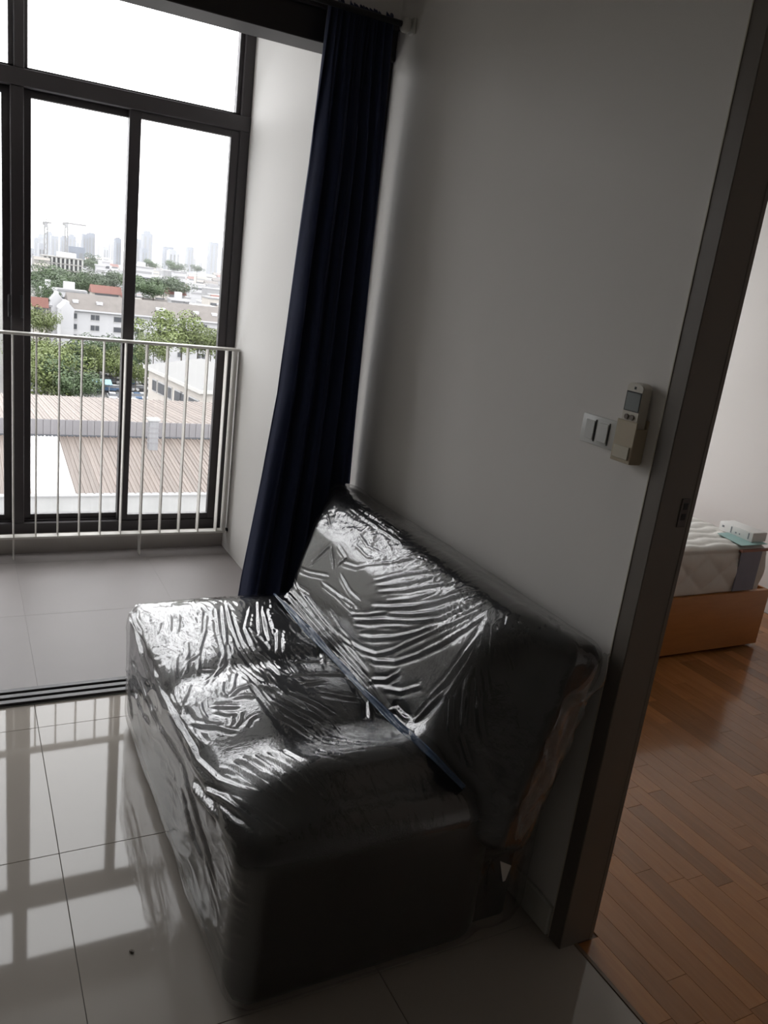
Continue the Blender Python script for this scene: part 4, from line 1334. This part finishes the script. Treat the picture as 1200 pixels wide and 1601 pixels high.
for (pxw, pyw) in ((118, 467), (156, 470), (155, 476), (248, 478), (254, 486), (306, 492), (335, 487), (352, 496)):
    Yd = YA + 3.2
    pt = on_y(pxw, pyw, Yd)
    zz = ze + 3.9 * (Yd - YA + 0.8) / 8.8
    dupe(dm, 'dormer_vent', M_wht, blk, (float(pt[0]) - blk.location[0], Yd - blk.location[1], zz - 0.35))

# --- small white building turned towards the warehouse
A_, B_ = on_z(233, 568, -16.0), on_z(317, 605, -16.0)
dA = (B_ - A_)
Ln = float(np.hypot(dA[0], dA[1]))
rz = math.atan2(dA[1], dA[0])
sb = empty('white_annex', (float(A_[0]), float(A_[1]), GZ), rz)
tag(sb, 'small cream walk-up building with pale hipped roof in front of the green tree', 'building')
lbox('wall', (0, 0, 0), (Ln, 13, 13.6), M_cream, sb)
v = [(-0.7, -0.7, 13.6), (Ln + 0.7, -0.7, 13.6), (Ln + 0.7, 13.7, 13.6), (-0.7, 13.7, 13.6), (6.0, 6.5, 16.0), (Ln - 6, 6.5, 16.0)]
link('roof', mesh_from('roof', v, [(0, 1, 5, 4), (2, 3, 4, 5), (1, 2, 5), (3, 0, 4), (3, 2, 1, 0)]), mat('pale_roof', (0.14, 0.14, 0.137), 0.8, var=0.06, scale=0.4), sb)
lbox('eave', (-0.7, -0.75, 13.1), (Ln + 0.7, 13.75, 13.62), mat('eave_white', (0.34, 0.335, 0.32), 0.8), sb)
for (fx_, w_) in ((3.2, 1.0), (6.3, 1.5), (10.0, 0.8), (13.6, 1.6), (15.6, 1.3), (19.6, 1.9)):
    for r in range(3):
        wd = lbox('window', (fx_ - w_, -0.12, 9.9 - r * 3.6), (fx_ + w_, 0.15, 11.9 - r * 3.6), M_wframe, sb)
        lbox('pane', (fx_ - w_ + 0.18, -0.2, 10.1 - r * 3.6), (fx_ + w_ - 0.18, -0.1, 11.7 - r * 3.6), M_wdark, wd)

# --- building under construction with its cranes
cs = empty('construction_frame', (float(on_y(98, 420, 430)[0]), 430.0, GZ))
tag(cs, 'unfinished concrete building frame with open floors below the cranes', 'building')
ct = float(on_y(98, 402, 430)[2]) - GZ
hw = float(on_y(140, 410, 430)[0] - on_y(76, 410, 430)[0]) / 2
lbox('core', (-hw * 1.0, 2, 0), (hw, 12, ct - 0.5), M_wdark, cs)
for k in range(6):
    lbox('slab', (-hw, -1, ct - 0.5 - k * 2.9), (hw, 12, ct - k * 2.9), M_conc, cs)
for k in range(10):
    lbox('column', (-hw + k * (2 * hw - 0.8) / 9, -0.9, ct - 15), (-hw + 0.8 + k * (2 * hw - 0.8) / 9, 0.2, ct - 0.4), mat('pale_concrete', (0.26, 0.26, 0.25), 0.9), cs)
lbox('roof_store', (-hw * 0.2, 3, ct), (hw * 0.7, 10, ct + 2.2), M_wht, cs)
cs2 = empty('striped_block', (float(on_y(66, 415, 425)[0]), 425.0, GZ))
tag(cs2, 'pale banded block at the left end of the unfinished concrete building', 'building')
h2 = float(on_y(66, 402, 425)[2]) - GZ
lbox('body', (-3.5, 0, 0), (3.3, 12, h2), M_conc, cs2)
for k in range(5):
    lbox('floor_band', (-3.6, -0.3, h2 - 1.3 - k * 2.6), (3.4, 0.1, h2 - 0.2 - k * 2.6), M_cream, cs2)


def crane(px, pyb, pyt, jib, Y, label):
    b_, t_ = on_y(px, pyb, Y), on_y(px, pyt, Y)
    e = empty('tower_crane', (float(t_[0]), Y, GZ))
    tag(e, label, 'crane')
    m = mat('crane_steel', (0.14, 0.14, 0.14), 0.7)
    z1 = float(t_[2]) - GZ
    for dx in (-0.8, 0.8):
        for dy in (-0.8, 0.8):
            lbox('mast_leg', (dx - 0.28, dy - 0.28, 0), (dx + 0.28, dy + 0.28, z1), m, e)
    for k in range(int(z1 / 3)):
        s = 1 if k % 2 else -1
        link('mast_brace', tube_me('mast_brace', [(-0.8 * s, -0.8, k * 3), (0.8 * s, -0.8, k * 3 + 3)], 0.14, 4), m, e)
    j0, j1 = jib
    lbox('jib', (j0, -0.5, z1), (j1, 0.5, z1 + 1.0), m, e)
    lbox('counterweight', (min(j0, j1) - 0.5, -1, z1 - 1.2), (min(j0, j1) + 2.2, 1, z1 + 0.8), m, e)
    lbox('cab', (-1, -1.4, z1 - 2.4), (1, 0.4, z1), M_gry, e)
    lbox('apex', (-0.3, -0.3, z1), (0.3, 0.3, z1 + 3.2), m, e)


crane(72, 392, 349, (-1.5, 3.0), 560.0, 'slim tower crane with a short jib left of the longer-armed crane')
crane(104, 390, 350, (-2.0, 12.5), 600.0, 'tower crane with a long level jib above the unfinished building')


# --- towers on the horizon
def tower(p0, p1, pt, Y, m, label, notch=0.0, cap=False):
    a, b = on_y(p0, pt, Y), on_y(p1, pt, Y)
    w = float(b[0] - a[0])
    e = empty('skyscraper', (float(a[0] + b[0]) / 2, Y, GZ))
    tag(e, label, 'tower', 'hazy towers on the skyline')
    z1 = float(on_y((p0 + p1) / 2, pt, Y)[2]) - GZ
    d = max(w, 18)
    lbox('shaft', (-w / 2, 0, 0), (w / 2, d, z1 * (1 - notch)), m, e)
    if notch:
        lbox('upper_shaft', (-w * 0.28, d * 0.1, z1 * (1 - notch)), (w * 0.42, d * 0.9, z1), m, e)
    if cap:
        lbox('crown', (-w * 0.3, d * 0.2, z1), (w * 0.3, d * 0.8, z1 + w * 0.2), m, e)
    n = max(2, int(w / 7))
    for k in range(n):
        xk = -w / 2 + w * (k + 0.5) / n
        lbox('window_bay', (xk - w / n * 0.22, -0.6, 6), (xk + w / n * 0.22, 0.5, z1 * (1 - notch) - 5), M_wdark, e)


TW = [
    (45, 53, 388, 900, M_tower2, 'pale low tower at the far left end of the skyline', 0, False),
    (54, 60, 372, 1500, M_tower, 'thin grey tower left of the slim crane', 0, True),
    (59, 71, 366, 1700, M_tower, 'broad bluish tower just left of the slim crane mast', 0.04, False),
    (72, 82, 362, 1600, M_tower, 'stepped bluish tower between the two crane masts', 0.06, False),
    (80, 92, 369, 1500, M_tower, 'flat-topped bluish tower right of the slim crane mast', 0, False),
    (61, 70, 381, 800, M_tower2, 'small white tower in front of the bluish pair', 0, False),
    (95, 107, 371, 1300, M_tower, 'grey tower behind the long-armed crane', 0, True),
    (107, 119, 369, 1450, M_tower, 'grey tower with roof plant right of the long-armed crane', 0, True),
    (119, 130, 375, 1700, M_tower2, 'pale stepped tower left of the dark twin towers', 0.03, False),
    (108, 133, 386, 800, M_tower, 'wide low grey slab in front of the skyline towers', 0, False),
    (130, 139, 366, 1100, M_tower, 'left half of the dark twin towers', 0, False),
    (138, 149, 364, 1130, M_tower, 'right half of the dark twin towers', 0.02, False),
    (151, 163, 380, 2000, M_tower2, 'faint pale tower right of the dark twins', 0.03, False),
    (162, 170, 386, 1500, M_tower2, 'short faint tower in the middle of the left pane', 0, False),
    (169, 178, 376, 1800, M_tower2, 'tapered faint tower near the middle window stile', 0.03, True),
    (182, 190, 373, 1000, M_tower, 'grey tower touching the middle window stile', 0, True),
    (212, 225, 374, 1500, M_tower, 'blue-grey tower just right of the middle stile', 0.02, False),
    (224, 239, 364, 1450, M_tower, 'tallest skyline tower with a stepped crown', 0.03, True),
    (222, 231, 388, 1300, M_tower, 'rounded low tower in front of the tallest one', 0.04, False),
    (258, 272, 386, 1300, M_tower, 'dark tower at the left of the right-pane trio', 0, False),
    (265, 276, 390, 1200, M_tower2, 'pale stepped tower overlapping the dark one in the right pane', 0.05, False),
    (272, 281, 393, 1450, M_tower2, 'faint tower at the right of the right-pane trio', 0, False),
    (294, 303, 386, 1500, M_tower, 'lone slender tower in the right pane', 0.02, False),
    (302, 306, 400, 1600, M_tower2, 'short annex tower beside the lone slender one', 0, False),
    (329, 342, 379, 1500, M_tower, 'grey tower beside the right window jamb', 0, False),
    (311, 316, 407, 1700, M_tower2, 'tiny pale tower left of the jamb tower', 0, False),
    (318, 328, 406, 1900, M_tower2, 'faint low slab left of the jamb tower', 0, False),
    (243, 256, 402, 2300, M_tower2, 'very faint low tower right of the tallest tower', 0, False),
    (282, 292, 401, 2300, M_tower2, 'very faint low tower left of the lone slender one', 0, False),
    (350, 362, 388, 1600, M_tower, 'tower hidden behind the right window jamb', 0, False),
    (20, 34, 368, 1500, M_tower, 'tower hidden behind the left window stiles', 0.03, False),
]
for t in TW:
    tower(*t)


# --- crowded low-rise district
def lowrise(px0, px1, pyt, Y, m, rf, label, nm='house', group='low buildings between the long white block and the skyline', rows=2):
    a, b = on_y(px0, pyt, Y), on_y(px1, pyt, Y)
    w = float(b[0] - a[0])
    z1 = float(on_y((px0 + px1) / 2, pyt, Y)[2]) - GZ
    z1 = max(z1, 4)
    e = empty(nm, (float(a[0] + b[0]) / 2, Y, GZ))
    tag(e, label, 'building', group)
    d = w * random.uniform(0.6, 1.1)
    if rf is None:
        lbox('wall', (-w / 2, 0, 0), (w / 2, d, z1 - 0.6), m, e)
        lbox('roof', (-w / 2 - 0.3, -0.3, z1 - 0.6), (w / 2 + 0.3, d + 0.3, z1), M_wht if random.random() < 0.6 else M_gry, e)
        if random.random() < 0.5:
            lbox('roof_room', (-w * 0.2, d * 0.3, z1), (w * 0.15, d * 0.7, z1 + 2.2), m, e)
    else:
        lbox('wall', (-w / 2, 0, 0), (w / 2, d, z1 - 2.2), m, e)
        gable('roof', -w / 2, w / 2, 0, d, z1 - 2.2, z1 + 0.3, rf, e, 'x', 0.5)
    for r in range(rows):
        zz = z1 - 3.6 - 3.1 * r
        if zz < 1:
            break
        lbox('window_band', (-w * 0.42, -0.15, zz), (w * 0.42, 0.1, zz + 1.2), M_wdark if (r + int(w)) % 2 else M_gry, e)


PLOTS = []
for (p0, p1, pt, Yp) in ((145, 189, 449, 300), (52, 73, 467, 235), (264, 290, 452, 330), (268, 296, 468, 285), (209, 240, 417, 470), (272, 291, 425, 480), (256, 268, 422, 520), (150, 165, 414, 430), (160, 172, 408, 446), (64, 88, 450, 262), (86, 135, 453, 275), (67, 80, 476, 236)):
    a_, b_ = float(on_y(p0, pt, Yp)[0]), float(on_y(p1, pt, Yp)[0])
    PLOTS.append((a_ - 1, b_ + 1, Yp - 1.5, Yp + (b_ - a_) * 1.15 + 1))
PLOTS.append((15, 60, 418, 446))
for t_ in TW:
    a_, b_ = float(on_y(t_[0], t_[2], t_[3])[0]), float(on_y(t_[1], t_[2], t_[3])[0])
    PLOTS.append((a_ - 1, b_ + 1, t_[3] - 2, t_[3] + max(18, b_ - a_) + 2))


def district():
    kinds = [('white house', M_wht), ('cream house', M_cream), ('grey house', M_gry)]
    for k in range(190):
        py = random.uniform(409, 482) if k < 130 else random.uniform(400, 425)
        px = random.uniform(192, 350) if k < 145 else random.uniform(20, 192)
        hz = 376 + 0.125 * (px - 100)
        if px < 192:
            py = random.uniform(398, 420) + 0.02 * px
        dep = py - hz
        # top about 14-20 m below the camera
        drop = random.uniform(19, 26)
        Y = drop * FPX / max(dep, 9) * 0.98
        if not (275 < Y < 1500):
            continue
        wpx = random.uniform(7, 12) * 1256 / Y
        nmx = random.choice(kinds)
        rf = None
        pane = 'left pane' if px < 192 else ('right pane' if px < 270 else 'far right pane')
        depth = 'front rows' if Y < 420 else ('middle rows' if Y < 700 else 'back rows')
        size = 'narrow' if wpx * Y / 1256 < 8.4 else ('medium' if wpx * Y / 1256 < 10.2 else 'wide')
        tail = ', ' + depth + ', ' + pane
        lb = size + ' ' + nmx[0] + ' with flat roof' + tail
        if random.random() < 0.10:
            rf = M_red
            lb = size + ' ' + nmx[0] + ' with red roof' + tail
        elif random.random() < 0.2:
            rf = M_groof
            lb = size + ' ' + nmx[0] + ' with dark pitched roof' + tail
        xa_, xb_ = float(on_y(px, py, Y)[0]), float(on_y(px + wpx, py, Y)[0])
        rect = (xa_ - 1.0, xb_ + 1.0, Y - 1.5, Y + (xb_ - xa_) * 1.15 + 1.0)
        if any(rect[0] < q[1] and rect[1] > q[0] and rect[2] < q[3] and rect[3] > q[2] for q in PLOTS):
            continue
        PLOTS.append(rect)
        lowrise(px, px + wpx, py, Y, nmx[1], rf, lb)


district()
# a few that stand out
lowrise(145, 189, 449, 300, M_cream, M_red, 'wide house with long red tiled roof behind the white block', group=None)
lowrise(52, 73, 467, 235, M_cream, M_red, 'red-roofed house left of the white gables', group=None, rows=1)
lowrise(264, 290, 452, 330, M_cream, M_red, 'faded red roof house above the right end of the white block', group=None, rows=1)
lowrise(268, 296, 468, 285, M_wht, None, 'bright white stepped building rising behind the white block roof', group=None)
lowrise(209, 240, 417, 470, M_wht, None, 'white four-storey block right of the middle stile', group=None, rows=4)
lowrise(272, 291, 425, 480, M_wht, None, 'tall white block in the middle of the right pane', group=None, rows=4)
lowrise(256, 268, 422, 520, M_gry, None, 'bluish grey block left of the tall white block', group=None, rows=4)
lowrise(150, 165, 414, 430, M_wht, None, 'white block with grey side right of the unfinished building', group=None, rows=3)
lowrise(160, 172, 408, 440, M_wht, None, 'narrow white slab beside the middle stile', group=None, rows=4)
lowrise(64, 88, 450, 262, M_wht, None, 'long low white wall building left behind the white gables', group=None, rows=1)
lowrise(86, 135, 453, 275, M_wht, None, 'flat white roof strip directly behind the white gables', group=None, rows=1)
lowrise(67, 80, 476, 236, M_conc, None, 'plain beige wall house left of the white gables', group=None, rows=1)


# --- trees
def crown_mesh(name, seed, n=2600, blobs=16):
    r = np.random.default_rng(seed)
    c = r.normal(size=(blobs, 3)) * np.array([0.33, 0.33, 0.24])
    c[:, 2] += 0.05
    rad = r.uniform(0.26, 0.42, blobs)
    V, F = [], []
    for i in range(n):
        b = r.integers(blobs)
        d = r.normal(size=3)
        d /= np.linalg.norm(d)
        p = c[b] + d * rad[b] * r.uniform(0.82, 1.04)
        t = np.cross(d, r.normal(size=3))
        t /= np.linalg.norm(t) + 1e-9
        u = np.cross(d, t) + 0.5 * d * r.normal()
        s = r.uniform(0.03, 0.06)
        k = len(V)
        V += [p - t * s, p + u * s * 0.55, p + t * s, p - u * s * 0.55]
        F.append((k, k + 1, k + 2, k + 3))
    return mesh_from(name, V, F)


LM = [mat('fresh_leaves', (0.078, 0.10, 0.028), 0.7, var=0.35, scale=3, objrand=0.2), mat('deep_leaves', (0.04, 0.065, 0.025), 0.7, var=0.35, scale=3, objrand=0.2), mat('grey_green_leaves', (0.055, 0.075, 0.045), 0.7, var=0.3, scale=3, objrand=0.2)]
CR = [[crown_mesh('crown', 20 + i + 10 * j) for i in range(3)] for j in range(3)]
TRK = tube_me('trunk', [(0, 0, 0), (0.02, 0, 0.5), (0.0, 0.02, 1.0)], [0.06, 0.045, 0.03], 7)
M_bark = mat('bark', (0.06, 0.05, 0.04), 0.9)


def number_alike():
    by = {}
    for o in C.objects:
        if o.get('category') == 'building' and o.get('group'):
            by.setdefault(o['label'], []).append(o)
    for lb, os_ in by.items():
        if len(os_) > 1:
            for i_, o in enumerate(sorted(os_, key=lambda o: o.location[0] / o.location[1])):
                o['label'] = lb + ', ' + (ORD[i_] if i_ == 0 else ORD[i_] + ' from left')


ORD = 'leftmost,second,third,fourth,fifth,sixth,seventh,eighth,ninth,tenth,eleventh,twelfth,thirteenth,fourteenth,fifteenth,sixteenth,seventeenth,eighteenth,nineteenth,twentieth'.split(',')


def grove(rows, names, group):
    for kd in sorted(set(r[5] for r in rows)):
        same = sorted([r for r in rows if r[5] == kd])
        for i_, (px, py, Y, rx, rzz, k) in enumerate(same):
            lb = names[k] + ', ' + (ORD[i_] if i_ == 0 else ORD[i_] + ' from the left') if len(same) > 1 else names[k]
            tree(px, py, Y, rx, rzz, k, lb, group)


def tree(px, py, Y, rx, rz_, kind, label, group):
    c = on_y(px, py, Y)
    e = empty('tree', (float(c[0]), Y, GZ))
    tag(e, label, 'tree', group)
    zc = float(c[2]) - GZ
    o = dupe(CR[kind][random.randrange(3)], 'crown', LM[kind], e, (0, 0, zc), random.uniform(0, 6.28), (rx, rx, rz_))
    t = dupe(TRK, 'trunk', M_bark, e, (0, 0, 0), 0, (rx * 0.5, rx * 0.5, max(zc, 1.0)))


g1 = 'green trees between the warehouse and the long white block'
grove(((52, 556, 205, 6.5, 5.5, 0), (66, 548, 215, 6, 5, 0), (86, 560, 200, 6.5, 6, 0), (104, 556, 208, 5.5, 5, 0), (122, 562, 205, 6, 5.5, 1), (140, 552, 215, 6, 5, 1), (154, 566, 205, 5.5, 5, 0), (172, 560, 210, 6, 6, 1), (182, 572, 200, 5, 5, 0),
                                (84, 588, 178, 7.5, 6.5, 0), (104, 594, 176, 6.5, 5.5, 1), (122, 600, 172, 5.5, 4.2, 1), (74, 600, 175, 4.5, 4, 0), (60, 585, 190, 5, 5, 0), (160, 548, 222, 6, 5, 1), (190, 556, 215, 6, 5, 1), (212, 585, 190, 4.5, 4.5, 0), (36, 560, 205, 7, 6, 0), (138, 606, 170, 3.6, 3.0, 1)), ['bright leafy tree behind the warehouse roof', 'dark leafy tree behind the warehouse roof'], g1)
g2 = 'big tree crowns over the small cream building'
grove(((258, 528, 195, 7.5, 5, 0), (285, 520, 200, 7.5, 6.5, 0), (310, 532, 196, 7.5, 5, 0), (330, 536, 190, 6, 5, 0), (240, 545, 185, 5, 4, 0)), ['broad green tree before the long white block'], g2)
tree(213, 560, 200, 4.2, 7.0, 1, 'tall dark tree just right of the middle window stile', None)
g3 = 'hazy trees beyond the long white block'
grove(((58, 438, 330, 7, 5.5, 1), (70, 434, 340, 8, 6, 1), (84, 434, 335, 8, 6, 2), (74, 446, 290, 6, 4.5, 2), (98, 442, 330, 7, 5, 1), (110, 438, 345, 8, 6, 1), (125, 442, 335, 8, 6.5, 1), (138, 446, 320, 6, 5, 1), (150, 440, 330, 6, 4, 2), (165, 438, 340, 8, 5, 2), (180, 436, 345, 8, 5, 2), (76, 460, 255, 4.5, 4, 1), (140, 412, 500, 7, 6, 1), (147, 416, 470, 6, 5, 1),
                                (213, 444, 310, 7, 5.5, 1), (224, 452, 295, 7, 4, 1), (240, 450, 300, 8, 4.5, 1), (256, 446, 320, 8, 4.5, 2), (276, 446, 330, 7, 4.5, 1), (234, 413, 560, 7, 4.5, 1), (268, 416, 620, 8, 6, 1), (278, 419, 600, 8, 4, 1), (308, 420, 640, 7, 4, 2), (52, 492, 225, 5, 4, 0), (62, 505, 215, 5, 4, 0)), ['low bright tree left of the white gables', 'dark distant tree beyond the white block', 'grey-green distant tree beyond the white block'], g3)

number_alike()
# --- parked cars
CC = [('white', mat('white_car', (0.42, 0.42, 0.42), 0.3)), ('silver', mat('silver_car', (0.22, 0.225, 0.23), 0.3)), ('black', mat('black_car', (0.03, 0.03, 0.032), 0.3)), ('dark blue', mat('blue_car', (0.05, 0.09, 0.16), 0.3))]


def car_body():
    pr = [(-2.2, 0.35), (2.2, 0.35), (2.25, 0.75), (1.9, 0.92), (-2.15, 0.95), (-2.25, 0.7)]
    v = [(a, -0.85, b) for a, b in pr] + [(a, 0.85, b) for a, b in pr]
    n = len(pr)
    return mesh_from('car_body', v, [tuple(range(n)), tuple(range(2 * n - 1, n - 1, -1))] + [(i, n + i, n + (i + 1) % n, (i + 1) % n) for i in range(n)])


def car_cabin():
    v = [(-1.9, -0.8, 0.9), (1.2, -0.8, 0.9), (1.2, 0.8, 0.9), (-1.9, 0.8, 0.9), (-1.4, -0.65, 1.45), (0.5, -0.65, 1.45), (0.5, 0.65, 1.45), (-1.4, 0.65, 1.45)]
    return mesh_from('cabin', v, [(3, 2, 1, 0), (4, 5, 6, 7), (0, 1, 5, 4), (1, 2, 6, 5), (2, 3, 7, 6), (3, 0, 4, 7)])


CB, CA = car_body(), car_cabin()
CRF = box_me('car_roof', (-1.38, -0.63, 1.44), (0.48, 0.63, 1.49), 0, 1)
WHL = tube_me('wheel', [(0, -0.1, 0), (0, 0.1, 0)], 0.33, 10)
cbm = {}
i = 0
for row, (py0, nn) in enumerate(((588, 7), (600, 7), (612, 6), (624, 6), (634, 5))):
    for k in range(nn):
        px = 172 + k * 9.5 + 3 * (row % 2)
        c = on_z(px, py0, GZ + 0.05)
        cname, cm = CC[[0, 1, 0, 2, 0, 1, 3][(row * 3 + k) % 7]]
        e = empty('parked_car', tuple(map(float, c)), random.uniform(-0.1, 0.1) + (math.pi / 2 if row % 2 else 0.15))
        tag(e, cname + ' car, ' + ('leftmost', 'second', 'third', 'fourth', 'fifth', 'sixth', 'last')[k] + ' from the left in the parking row ' + ('farthest away', 'second from the back', 'in the middle', 'second from the front', 'nearest the warehouse')[row], 'car', 'cars in the parking lot')
        key = cname
        if key not in cbm:
            cbm[key] = (CB.copy(), CRF.copy())
        dupe(cbm[key][0], 'car_body', cm, e, (0, 0, 0))
        dupe(CA, 'cabin', M_wdark, e, (0, 0, 0))
        dupe(cbm[key][1], 'car_roof', cm, e, (0, 0, 0))
        for wx_ in (-1.4, 1.4):
            for wy_ in (-0.8, 0.8):
                dupe(WHL, 'wheel', M_dark, e, (wx_, wy_, 0.33))
for (px, py, ci, lb) in ((50, 613, 0, 'white van-like car alone on the lane left of the trees'), (154, 612, 3, 'blue car at the edge of the dark shrubs')):
    c = on_z(px, py, GZ + 0.05)
    e = empty('parked_car', tuple(map(float, c)), 0.1)
    tag(e, lb, 'car')
    me2 = CB.copy()
    dupe(me2, 'car_body', CC[ci][1], e, (0, 0, 0), 0, (1.2, 1.2, 1.3))
    dupe(CA, 'cabin', M_wdark, e, (0, 0, 0), 0, (1.2, 1.2, 1.3))
aw = empty('blue_shelter', tuple(map(float, on_z(152, 614, GZ + 0.05))))
tag(aw, 'light blue canopy shelter beside the shrubs at the parking lot', 'shelter')
for sx in (-2.2, 2.2):
    for sy in (-2, 2):
        lbox('post', (sx - 0.08, sy - 0.08, 0), (sx + 0.08, sy + 0.08, 2.3), M_gry, aw)
gable('canopy', -2.6, 2.6, -2.4, 2.4, 2.3, 3.1, mat('sky_blue_canopy', (0.12, 0.21, 0.25), 0.6), aw, 'x', 0.2)

# --- haze over the city
hz = lbox('city_haze', (-2500, 285, GZ + 0.2), (5000, 5000, 140), None, None)
hm = bpy.data.materials.new('haze')
hm.use_nodes = True
hm.node_tree.nodes.remove(hm.node_tree.nodes['Principled BSDF'])
vs = hm.node_tree.nodes.new('ShaderNodeVolumeScatter')
vs.inputs['Color'].default_value = (0.97, 0.98, 1.0, 1)
vs.inputs['Density'].default_value = 0.00024
hm.node_tree.links.new(vs.outputs[0], hm.node_tree.nodes['Material Output'].inputs['Volume'])
hz.data.materials.append(hm)
tag(hz, 'pale daylight haze hanging over the distant city', kind='structure')
